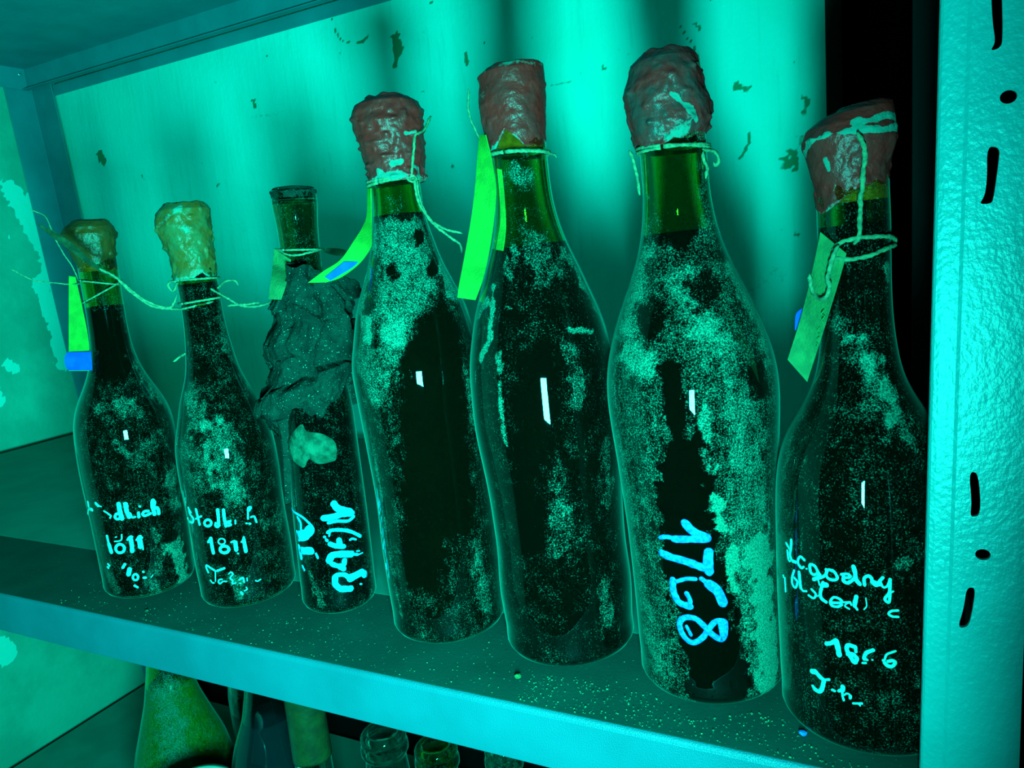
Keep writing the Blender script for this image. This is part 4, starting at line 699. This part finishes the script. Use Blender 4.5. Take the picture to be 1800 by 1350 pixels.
def wax_cap(key, cap, neck_r, mat, parent, seed, lump, ragged, marks=(), notch=None, name='wax_seal', bias=0.0, topslope=(0, 0), fringe=0.55):
    nu, nv = 160, 90
    cz = np.array([c[0] for c in cap]); cr = np.array([c[1] for c in cap]); co = np.array([c[2] for c in cap])
    th = np.linspace(-math.pi, math.pi, nu, endpoint=False)
    zb = cz[0] - 0.0015 + ragged * fbm(np.stack([np.cos(th) * 2.2 + seed, np.sin(th) * 2.2, th * 0], -1), 3) * 2
    if notch:
        for a, wd, up in notch:
            zb = zb + up * np.clip(1 - np.abs((th - a + math.pi) % (2 * math.pi) - math.pi) / wd, 0, 1)
    theta_c = THETA[key]
    vv = np.linspace(0, 1, nv)
    rows = []; dust = []
    for v in vv:
        z = zb + (cz[-1] - zb) * v
        r = np.interp(z, cz, cr); o = np.interp(z, cz, co)
        # the cap is offset sideways as seen from the front
        ox, oy = o * math.cos(theta_c), o * math.sin(theta_c)
        p = np.stack([np.sin(th) * 1.6, -np.cos(th) * 1.6, z * 90 + seed], -1)
        d = lump * (1.0 * fbm(p * 1.3, 3) + 0.9 * np.maximum(vnoise(p * 2.7 + 5), 0) ** 2) * (1 - 0.75 * max(0, v - 0.8) / 0.2)
        if v < 0.05:
            d = d * v / 0.05
        r = r + d
        rows.append(np.stack([r * np.sin(th) + ox, -r * np.cos(th) + oy, z + topslope[0] * r * np.sin(th) * v ** 3], -1))
        dd = stroke_field(th * 0.018, z, [(s, w, so, [(a * 0.018, b) for a, b in pts]) for s, w, so, pts in marks], None) if marks else np.zeros(nu)
        dust.append(dd + bias + fringe * math.exp(-(v / 0.06) ** 2))
    # dome over the top, then tuck the bottom edge in against the neck
    last = rows[-1]; cx = last[:, :2].mean(0)
    for k, (s, dz) in enumerate(((0.97, 0.0005), (0.88, 0.0010), (0.6, 0.0012), (0.35, 0.0013), (0.08, 0.0013))):
        q = last.copy()
        q[:, :2] = cx + (last[:, :2] - cx) * s
        q[:, 2] += dz + lump * 0.6 * vnoise(np.stack([q[:, 0] * 220 + seed, q[:, 1] * 220, q[:, 0] * 0], -1)) * (1 - abs(s - .6))
        rows.append(q); dust.append(np.zeros(nu) + bias)
    tuck = np.stack([(neck_r - 0.0006) * np.sin(th), -(neck_r - 0.0006) * np.cos(th), zb + 0.0004], -1)
    rows.insert(0, tuck); dust.insert(0, dust[0])
    V = np.vstack(rows)
    F = [tuple(f) for f in grid_faces(nu, len(rows))]
    F.append(tuple(range((len(rows) - 1) * nu, len(rows) * nu)))
    return mesh_object(name, V, F, mat, parent, True, {'dust': np.concatenate(dust)})

THETA = {k: math.atan2(-b['base'][0], b['base'][1]) for k, b in BOTTLES.items()}

def make_bottle(key, label, glass, level, cork_z, bias, nseg=256, nz=340, liquid='liquid', blur=0.008):
    B = BOTTLES[key]
    t = B['tilt']
    lift = abs(math.sin(t)) * B['prof'][0][1] * 0.6
    root = thing('bottle', label, 'bottle', (B['base'][0], B['base'][1], lift), (0, t, 0), 'old bottles lined up on the shelf')
    zs, rs = smooth_profile(B['prof'], nz, blur)
    sf = Surf(zs, rs)
    V, F, T, Z, R = lathe(zs, rs, nseg)
    rm = float(np.mean(rs[:nz * 2 // 3]))
    dust = stroke_field(T * R, Z, [(s, w, so, [(a * float(sf.r(z)), z) for a, z in pts]) for s, w, so, pts in B['dust']], None)
    dust += bias
    # cavity (inverted) inside the solid glass
    zi = zs[(zs > 0.005) & (zs < zs[-1] - 0.006)][::3]
    ri = np.maximum(sf.r(zi) - 0.0028, 0.004)
    V2, F2, _, _, _ = lathe(zi, ri, 96, flip=True)
    o = len(V)
    Vg = np.vstack([V, V2]); Fg = F + [tuple(i + o for i in f) for f in F2]
    g = mesh_object('glass_body', Vg, Fg, M[glass], root, True, {'dust': np.concatenate([dust, np.full(len(V2), -9.0)])})
    zl = np.linspace(0.0046, level, 90)
    V3, F3, _, _, _ = lathe(zl, np.maximum(sf.r(zl) - 0.0022, 0.004), 128)
    mesh_object('wine', V3, F3, M[liquid], root)
    if cork_z:
        zc = np.linspace(cork_z, zs[-1] - 0.003, 8)
        rc = float(sf.r(cork_z)) - 0.0026
        V4, F4, _, _, _ = lathe(zc, np.full(8, rc), 48)
        mesh_object('cork', V4, F4, M['cork'], root)
    return root, sf

bottle_root = {}
surf = {}
spec = {
    'b1': ('small dark bottle with olive wax cap and worn white writing, leftmost on the shelf', 'glass_dark', 0.2345, 0.262, 0.17),
    'b2': ('small dark bottle with yellow-green wax cap and white 1811, second from the left', 'glass_dark', 0.246, None, 0.19),
    'b3': ('slim capless bottle crusted with crumbling mud and marked 1668 sideways', 'glass_black', 0.238, None, 0.14),
    'b4': ('tall dark bottle with lumpy brown wax cap and dust-speckled shoulders, no writing', 'glass_green', 0.277, 0.305, 0.20),
    'b5': ('tall nearly black bottle with smooth brown wax cap and pale drips, behind long green tag', 'glass_dark', 0.250, 0.304, 0.10),
    'b6': ('broad dusty bottle with large wax cap and blue-white 1768 written down its side', 'glass_dark', 0.250, 0.2975, 0.42),
    'b7': ('bottle with squat red-brown wax cap and several white lines of writing beside the slotted post', 'glass_dark', 0.246, 0.256, 0.16),
}
for k, (lab, gl, lev, cz, bias) in spec.items():
    bottle_root[k], surf[k] = make_bottle(k, lab, gl, lev, cz, bias)

for k, mat in (('b1', 'ink_white'), ('b2', 'ink_white'), ('b3', 'ink_aqua'), ('b6', 'ink_blue'), ('b7', 'ink_white')):
    handwriting(surf[k], BOTTLES[k]['ink'], M[mat], bottle_root[k])

def cap_of(k, mat, seed, lump, ragged, **kw):
    B = BOTTLES[k]
    return wax_cap(k, B['cap'], B['prof'][-1][1], M[mat], bottle_root[k], seed, lump, ragged, **kw)
tc = THETA
cap_of('b1', 'wax_olive', 3.1, 0.0016, 0.0022, notch=[(tc['b1'] + 0.45, 0.7, -0.004), (tc['b1'] - 0.5, 0.6, 0.004)], fringe=0.6,
       marks=[(0.8, 0.004, 0.003, [(tc['b1'] + 0.0, 0.2685), (tc['b1'] + 0.3, 0.264)])])
cap_of('b2', 'wax_yellow', 8.4, 0.0018, 0.0016, notch=[(tc['b2'] + 0.35, 0.45, 0.006)], bias=0.12,
       marks=[(0.6, 0.003, 0.002, [(tc['b2'] - 1.1, 0.288), (tc['b2'] - 0.4, 0.295), (tc['b2'] - 0.1, 0.299)]), (0.45, 0.005, 0.004, [(tc['b2'] - 0.1, 0.287), (tc['b2'] + 0.1, 0.282)]), (-0.4, 0.012, 0.006, [(tc['b2'] - 0.2, 0.276), (tc['b2'] + 0.3, 0.274)])])
cap_of('b4', 'wax_brown', 15.7, 0.0030, 0.0010, bias=0.05,
       marks=[(0.9, 0.003, 0.002, [(tc['b4'] - 0.6, 0.302), (tc['b4'] - 0.3, 0.3005)]), (0.9, 0.003, 0.002, [(tc['b4'] - 0.1, 0.307), (tc['b4'] + 0.2, 0.307)]), (0.9, 0.003, 0.0015, [(tc['b4'] + 0.5, 0.323), (tc['b4'] + 0.65, 0.3235)]), (0.8, 0.004, 0.002, [(tc['b4'] + 0.6, 0.304), (tc['b4'] + 0.95, 0.300)]), (0.7, 0.003, 0.002, [(tc['b4'] - 0.9, 0.299), (tc['b4'] + 0.3, 0.2995)])])
cap_of('b5', 'wax_brown', 23.3, 0.0013, 0.0008, notch=[(tc['b5'] - 0.3, 0.55, 0.0105)], bias=0.0,
       marks=[(0.6, 0.003, 0.003, [(tc['b5'] - 1.3, 0.3485), (tc['b5'] + 0.2, 0.348), (tc['b5'] + 1.3, 0.348)]), (0.4, 0.005, 0.004, [(tc['b5'] - 1.0, 0.345), (tc['b5'] - 0.9, 0.335)])])
cap_of('b6', 'wax_teal', 31.9, 0.0024, 0.0016, bias=0.0, fringe=0.45,
       marks=[(1.0, 0.0032, 0.002, [(tc['b6'] + 0.15, 0.3155), (tc['b6'] + 0.5, 0.309), (tc['b6'] + 0.75, 0.302)]), (0.5, 0.006, 0.005, [(tc['b6'] - 0.5, 0.299), (tc['b6'] + 0.5, 0.298)])])
cap_of('b7', 'wax_brown', 40.2, 0.0013, 0.0012, notch=[(tc['b7'] - 1.0, 0.9, -0.007), (tc['b7'] + 0.7, 1.0, 0.004)], topslope=(0.07, 0),
       marks=[(1.1, 0.0026, 0.0012, [(tc['b7'] - 1.4, 0.280), (tc['b7'] - 0.9, 0.2845), (tc['b7'] - 0.3, 0.2858), (tc['b7'] + 0.2, 0.2855), (tc['b7'] + 0.8, 0.284), (tc['b7'] + 1.4, 0.285)]), (1.0, 0.0022, 0.001, [(tc['b7'] + 0.1, 0.289), (tc['b7'] + 0.5, 0.2885), (tc['b7'] + 0.9, 0.2902), (tc['b7'] + 1.3, 0.289)]), (0.7, 0.002, 0.001, [(tc['b7'] - 0.55, 0.276), (tc['b7'] - 0.5, 0.271)])])
# the open lip of the mud-crusted bottle carries a dried plug
plug = [(0.2985, 0.0150, -0.0), (0.3012, 0.0152, 0.0), (0.3032, 0.0138, 0.0)]
wax_cap('b3', plug, 0.0150, M['crust'], bottle_root['b3'], 51.0, 0.0009, 0.0004, name='dried_plug')

# mud crust hanging on the slim bottle
def crust():
    C = BOTTLES['b3']['crust']
    sf = surf['b3']; tcx = tc['b3']
    cz = np.array([c[0] for c in C]); cr = np.array([c[1] for c in C]); co = np.array([c[2] for c in C])
    nu, nv = 260, 150
    th = np.linspace(-math.pi, math.pi, nu, endpoint=False)
    rel = (th - tcx + math.pi) % (2 * math.pi) - math.pi
    zb = 0.150 + 0.006 * np.cos(rel * 2) + 0.004 * rel + 0.022 * fbm(np.stack([np.cos(th) * 3, np.sin(th) * 3, th * 0], -1), 3)
    zb = zb - 0.062 * np.clip(1 - np.abs(rel + 1.45) / 0.35, 0, 1) ** 0.6
    zt = 0.250 - 0.012 * np.clip(rel / 1.5, -0.3, 1) + 0.006 * fbm(np.stack([np.cos(th) * 3, np.sin(th) * 3, th * 0 + 9], -1), 3)
    cr_ = np.random.default_rng(12)
    ca = cr_.uniform(-math.pi, math.pi, 46)
    cells = np.stack([np.sin(ca) * 0.030, np.cos(ca) * 0.030, cr_.uniform(0.09, 0.255, 46)], -1)
    lift_ = cr_.uniform(-0.003, 0.0045, 46); slope = cr_.normal(0, 0.26, (46, 3))
    rows = []
    for v in np.linspace(0, 1, nv):
        z = zb + (zt - zb) * v
        r = np.interp(z, cz, cr); o = np.interp(z, cz, co)
        rb = sf.r(z)
        r = np.where(z < 0.148, rb + 0.0035, r)
        ox = o * math.cos(tcx); oy = o * math.sin(tcx)
        p = np.stack([np.sin(th) * 1.3, np.cos(th) * 1.3, z * 26], -1)
        q = np.stack([np.sin(th) * 0.030, np.cos(th) * 0.030, z], -1)
        q = q + 0.006 * np.stack([fbm(q * 90 + 4, 3), fbm(q * 90 + 44, 3), fbm(q * 90 + 84, 3)], -1)
        dist = np.linalg.norm(q[:, None, :] - cells[None], axis=2)
        order = np.argsort(dist, axis=1)
        c0 = order[:, 0]
        f1 = np.take_along_axis(dist, order[:, :1], 1)[:, 0]; f2 = np.take_along_axis(dist, order[:, 1:2], 1)[:, 0]
        plate = lift_[c0] + ((q - cells[c0]) * slope[c0]).sum(1)
        crack = np.clip(1 - (f2 - f1) / 0.0016, 0, 1)
        d = plate - 0.0045 * crack + 0.0022 * fbm(p * 2.2, 4) + 0.0012 * fbm(p * 9, 2)
        wing = 0.010 * np.clip(1 - np.abs(rel + 1.35) / 0.6, 0, 1) * np.exp(-((z - 0.152) / 0.009) ** 2)
        r = np.maximum(r + d - 0.002 + wing, rb + 0.0012)
        rows.append(np.stack([r * np.sin(th) + ox, -r * np.cos(th) + oy, z], -1))
    bot = np.stack([(sf.r(zb) - 0.0005) * np.sin(th), -(sf.r(zb) - 0.0005) * np.cos(th), zb + 0.001], -1)
    top = np.stack([(sf.r(zt) - 0.0005) * np.sin(th), -(sf.r(zt) - 0.0005) * np.cos(th), zt - 0.003], -1)
    rows = [bot] + rows + [top]
    o = mesh_object('mud_crust', np.vstack(rows), grid_faces(nu, len(rows)), M['crust'], bottle_root['b3'], True)
    o['label'] = 'dark cracked mud crust'
    # pale flake lower down on the glass
    poly = BOTTLES['b3']['chip']
    P = catmull(poly + [poly[0]], 0.05)[:-1]
    c = P.mean(0)
    V = []; 
    for s, h in ((1.0, 0.0001), (0.94, 0.0010), (0.7, 0.0014), (0.4, 0.0010), (0.12, 0.0013)):
        Q = c + (P - c) * s
        hh = h * (1 + 0.9 * vnoise(np.stack([Q[:, 0] * 9, Q[:, 1] * 260, Q[:, 0] * 0], -1)))
        V.append(sf.at(Q[:, 0], Q[:, 1], hh))
    n = len(P)
    F = [tuple(f) for f in grid_faces(n, 5)] + [tuple(range(4 * n, 5 * n))]
    mesh_object('mud_flake', np.vstack(V), F, M['residue'], bottle_root['b3'], True)
crust()

# ------------------------------------------------------------------ twine and paper tags
def ring_path(k, z0, tilt, turns=1.0):
    B = BOTTLES[k]; t = B['tilt']; sf = surf[k]
    R = np.array([[math.cos(t), 0, math.sin(t)], [0, 1, 0], [-math.sin(t), 0, math.cos(t)]])
    base = np.array([B['base'][0], B['base'][1], 0.0])
    out = []
    for a in np.linspace(0, 2 * math.pi * turns, int(72 * turns) + 1):
        r = float(sf.r(z0)) + 0.0010
        x, y = r * math.sin(a), -r * math.cos(a)
        lat = x * math.cos(tc[k]) + y * math.sin(tc[k])
        z = z0 + tilt * lat
        r = float(sf.r(z)) + 0.0011 + 0.0003 * math.sin(5 * a)
        out.append(base + R @ np.array([r * math.sin(a), -r * math.cos(a), z]))
    return np.array(out)

def tie_meshes(k, parent, thick, thin, name='twine', mat='twine'):
    D = TIES[k]
    out = []
    for z0, tl in D['rings']:
        V, F = tube(ring_path(k, z0, tl)[:-1], thick, taper=False)
        out.append(mesh_object(name, V, F, M[mat], parent))
    for i, s in enumerate(D['strands']):
        P = catmull(s, 0.0012)
        P = P + 0.0003 * np.stack([vnoise(P * 260 + 3 + i), vnoise(P * 260 + 40 + i), vnoise(P * 260 + 80 + i)], -1)
        V, F = tube(P, thin)
        out.append(mesh_object(name, V, F, M[mat], parent))
    return out

def card_part(name, stations, mat, parent, thick=0.0005):
    return mesh_object(name, *strip_card(stations, thick), M[mat], parent, False)

def pencil(k, parent):
    mb = MB()
    for s in TIES[k].get('ink', ()):
        mb.add(*tube(catmull(s, 0.0008), 0.00022, 4, 0.0))
    return mb.build('handwriting', M['pencil'], parent, True)

labels = {
    'b1': 'narrow yellow-green paper tag with blue sticker tied to the leftmost bottle',
    'b2': 'dark paper tag seen edge-on, reaching left from the yellow-capped bottle',
    'b3': 'small crumpled paper tag tied to the mud-crusted bottle',
    'b4': 'curled green paper tag with blue sticker hanging from the lumpy-capped tall bottle',
    'b5': 'long bright green paper tag hanging beside the nearly black bottle',
    'b7': 'slanted green paper tag with frayed twine on the rightmost bottle',
}
mats = {'b1': 'card', 'b2': 'card_dark', 'b3': 'card_old', 'b4': 'card', 'b5': 'card', 'b7': 'card_old'}
thick = {'b1': (0.0007, 0.0005), 'b2': (0.0009, 0.0009), 'b3': (0.0008, 0.0008), 'b4': (0.0011, 0.0009), 'b5': (0.0012, 0.0006), 'b6': (0.0009, 0.0009), 'b7': (0.001, 0.0011)}
for k, lab in labels.items():
    D = TIES[k]
    root = thing('paper_tag', lab, 'tag', tuple(D['card'][0][0]), group='paper tags tied to the bottle necks')
    parts = [card_part('card', D['card'], mats[k], root)] + tie_meshes(k, root, *thick[k])
    if 'fold' in D:
        parts.append(card_part('folded_end', D['fold'], 'card_dark' if k == 'b3' else 'card', root))
    if 'sticker' in D:
        s = card_part('sticker', D['sticker'], 'sticker', root, 0.0003)
        s['label'] = 'blue sticker'
        parts.append(s)
    if 'ink' in D:
        parts.append(pencil(k, root))
    for p in parts:
        p.location = -Vector(D['card'][0][0])
wrap = thing('twine', 'frayed twine wound round the neck of the dusty 1768 bottle', 'twine', (BOTTLES['b6']['base'][0], BOTTLES['b6']['base'][1], 0.26))
for p in tie_meshes('b6', wrap, *thick['b6'], name='strand'):
    p.location = -wrap.location

# ------------------------------------------------------------------ bottles on the shelf below
ZL = -0.51
def plain_bottle(name, label, loc, prof, glass, wine=None, wine_level=0.0, open_top=False, bias=0.1, nseg=96, wall=0.003, cat='bottle', blur=0.005, streak=()):
    root = thing(name, label, cat, loc, group='bottles on the shelf below')
    zs, rs = smooth_profile(prof, 150, blur)
    sf = Surf(zs, rs)
    if not open_top:
        V, F, T, Z, R = lathe(zs, rs, nseg)
        zi = zs[(zs > 0.005) & (zs < zs[-1] - 0.006)][::2]
        V2, F2, _, _, _ = lathe(zi, np.maximum(sf.r(zi) - wall, 0.004), 64, flip=True)
    else:
        zi = zs[zs > 0.005]
        zz = np.concatenate([zs, zi[::-1]]); rr = np.concatenate([rs, np.maximum(sf.r(zi[::-1]) - wall, 0.003)])
        V, F, T, Z, R = lathe(zz, rr, nseg)
        V2, F2 = np.zeros((0, 3)), []
    d = np.full(len(V), bias) + (stroke_field(T * R, Z, [(s, w, so, [(a * float(sf.r(z)), z) for a, z in pts]) for s, w, so, pts in streak], None) if streak else 0)
    o = len(V)
    mesh_object('glass_body', np.vstack([V, V2]), F + [tuple(i + o for i in f) for f in F2], M[glass], root, True, {'dust': np.concatenate([d, np.full(len(V2), -9.0)])})
    if wine:
        zl = np.linspace(0.0046, wine_level, 60)
        V3, F3, _, _, _ = lathe(zl, np.maximum(sf.r(zl) - wall + 0.0006, 0.003), 64)
        mesh_object('wine', V3, F3, M[wine], root)
    return root, sf

h = 0.0
plain_bottle('bottle', 'large dusty olive-green bottle at the left end of the shelf below', (-0.755, 0.52, ZL),
             [(0, 0.046), (0.003, 0.055), (0.008, 0.058), (0.16, 0.0575), (0.19, 0.056), (0.22, 0.050), (0.25, 0.040), (0.28, 0.0305), (0.31, 0.024), (0.34, 0.0185), (0.37, 0.016), (0.43, 0.0155)],
             'glass_green', 'liquid_green', 0.30, bias=0.38, streak=[(0.4, 0.03, 0.02, [(0.6, 0.30), (0.8, 0.22), (0.9, 0.15)])])
plain_bottle('bottle', 'round blue-green flask between the olive bottle and the foil-necked bottle below the shelf', (-0.602, 0.52, ZL),
             [(0, 0.043), (0.003, 0.052), (0.008, 0.055), (0.17, 0.055), (0.20, 0.053), (0.23, 0.048), (0.26, 0.0395), (0.29, 0.027), (0.32, 0.020), (0.35, 0.016), (0.42, 0.0155)],
             'glass_blue', 'liquid_blue', 0.29, bias=-0.3)
plain_bottle('bottle', 'grey-green bottle neck peeking out behind the round blue-green flask', (-0.745, 0.64, ZL),
             [(0, 0.034), (0.003, 0.040), (0.008, 0.042), (0.22, 0.042), (0.26, 0.036), (0.29, 0.026), (0.32, 0.017), (0.41, 0.015)],
             'glass_clear', 'liquid', 0.2, bias=0.25)
r, sf = plain_bottle('bottle', 'slim clear bottle with a long green capsule round its neck, below the shelf', (-0.4725, 0.45, ZL),
             [(0, 0.024), (0.003, 0.030), (0.008, 0.032), (0.20, 0.032), (0.23, 0.030), (0.26, 0.024), (0.285, 0.0180), (0.305, 0.0165), (0.385, 0.0155)],
             'glass_clear', 'liquid', 0.17, bias=0.2)
V, F, T, Z, R = lathe(np.linspace(0.3225, 0.388, 30), np.linspace(0.0176, 0.0168, 30), 64)
V[:, 2] += 0.0010 * np.sin(T * 3) * (Z < 0.325)
M['capsule'] = simple('green_foil', (0.03, 0.035, 0.010), 0.5, 0.2, 60, (0.02, 0.02, 0.008), 0.5, 120)
mesh_object('capsule', V, F, M['capsule'], r)
def open_bottle(label, x, y, ztop, rn, glass, bias):
    H = ztop - ZL
    p = [(0, 0.022), (0.003, 0.026), (0.008, 0.028), (H * 0.55, 0.028), (H * 0.66, 0.027), (H * 0.76, rn * 1.05), (H - 0.030, rn * 0.86), (H - 0.024, rn * 0.86), (H - 0.021, rn), (H - 0.013, rn), (H - 0.011, rn * 0.9), (H - 0.009, rn * 0.96), (H - 0.003, rn * 0.96), (H, rn * 0.8)]
    return plain_bottle('bottle', label, (x, y, ZL), p, glass, 'liquid', H * 0.4, True, bias, 96, 0.0045, blur=0.0012)
open_bottle('empty clear bottle with a ringed open mouth, below the shelf beside the green one', -0.430, 0.50, -0.186, 0.0225, 'glass_clear', 0.15)
open_bottle('empty bright green bottle with open mouth, below the shelf', -0.371, 0.50, -0.186, 0.0205, 'glass_green', 0.15)
open_bottle('clear bottle at the right end of the shelf below, only its rim visible', -0.300, 0.50, -0.168, 0.017, 'glass_clear', 0.25)
# the canister with a pale lid in front of the olive bottle
can = thing('canister', 'canister with rounded pale lid in front of the large olive bottle', 'canister', (-0.583, 0.405, ZL - 0.0))
V, F, _, _, _ = lathe(np.array([0, 0.004, 0.23, 0.252, 0.265]), np.array([0.040, 0.043, 0.043, 0.041, 0.034]), 64)
M['can'] = simple('dull_green_plastic', (0.03, 0.18, 0.12), 0.5, 0.3)
mesh_object('body', V, F, M['can'], can)
V, F, _, _, _ = lathe(np.array([0.256, 0.260, 0.284, 0.290, 0.2935, 0.295]), np.array([0.0365, 0.038, 0.038, 0.036, 0.028, 0.010]), 64)
lid = mesh_object('lid', V, F, M['jar_lid'], can)
lid['label'] = 'pale rounded lid'

# ------------------------------------------------------------------ grit on the shelf
def grit():
    mb = MB()
    r = np.random.default_rng(3)
    pts = []
    for _ in range(900):
        x = r.uniform(-0.62, 0.0); y = 0.335 + abs(r.normal(0, 0.05))
        pts.append((x, y, 10 ** r.uniform(-3.6, -3.15)))
    for _ in range(420):
        a = r.uniform(-0.19, 0.0)
        pts.append((a, r.uniform(0.334, 0.365), 10 ** r.uniform(-3.55, -3.05)))
    for x, y, s in pts:
        ok = y < 0.46
        for b in BOTTLES.values():
            if math.hypot(x - b['base'][0], y - b['base'][1]) < b['prof'][3][1] + 0.002:
                ok = False
        if not ok:
            continue
        a = r.uniform(0, 6.28)
        c = [(math.cos(a + k * 2.09) * s * r.uniform(.6, 1.2), math.sin(a + k * 2.09) * s * r.uniform(.6, 1.2)) for k in range(3)]
        V = [(x + p, y + q, 0.0) for p, q in c] + [(x + p * .4, y + q * .4, s * r.uniform(.6, 1.1)) for p, q in c]
        mb.add(V, [(2, 1, 0), (3, 4, 5), (0, 1, 4, 3), (1, 2, 5, 4), (2, 0, 3, 5)])
    M['grit'] = simple('pale_grit', (0.05, 0.17, 0.09), 0.9, 0.1, 800, (0.01, 0.04, 0.028))
    o = mb.build('grit', M['grit'])
    o['label'] = 'scattered pale grit and dust crumbs on the main shelf around the bottles'
    o['category'] = 'dust'
    o['kind'] = 'stuff'
grit()

def crumb(name, label, x, y, s, mat, seed):
    b = bmesh.new()
    bmesh.ops.create_icosphere(b, subdivisions=3, radius=s)
    P = np.array([v.co[:] for v in b.verts])
    d = 1 + 0.55 * fbm(P / s * 1.3 + seed, 3)
    for v, k in zip(b.verts, d):
        v.co *= k
        v.co.z = v.co.z * 0.6
    zmin = min(v.co.z for v in b.verts)
    for v in b.verts:
        v.co.z -= zmin
    me = bpy.data.meshes.new(name); b.to_mesh(me); b.free()
    me.materials.append(mat)
    o = bpy.data.objects.new(name, me); col.objects.link(o); o.location = (x, y, 0.0)
    return tag(o, label, 'crumb')
crumb('mud_crumb', 'small brown-green crumb on the shelf in front of the nearly black bottle', -0.1974, 0.3544, 0.0020, M['card_old'], 2.0)
crumb('paint_fleck', 'tiny blue fleck on the shelf at the foot of the rightmost bottle', -0.0389, 0.3537, 0.0018, M['ink_blue'], 5.0)
crumb('plaster_crumb', 'tiny pale crumb on the shelf below the leftmost bottle', -0.5139, 0.3461, 0.0014, M['residue'], 9.0)
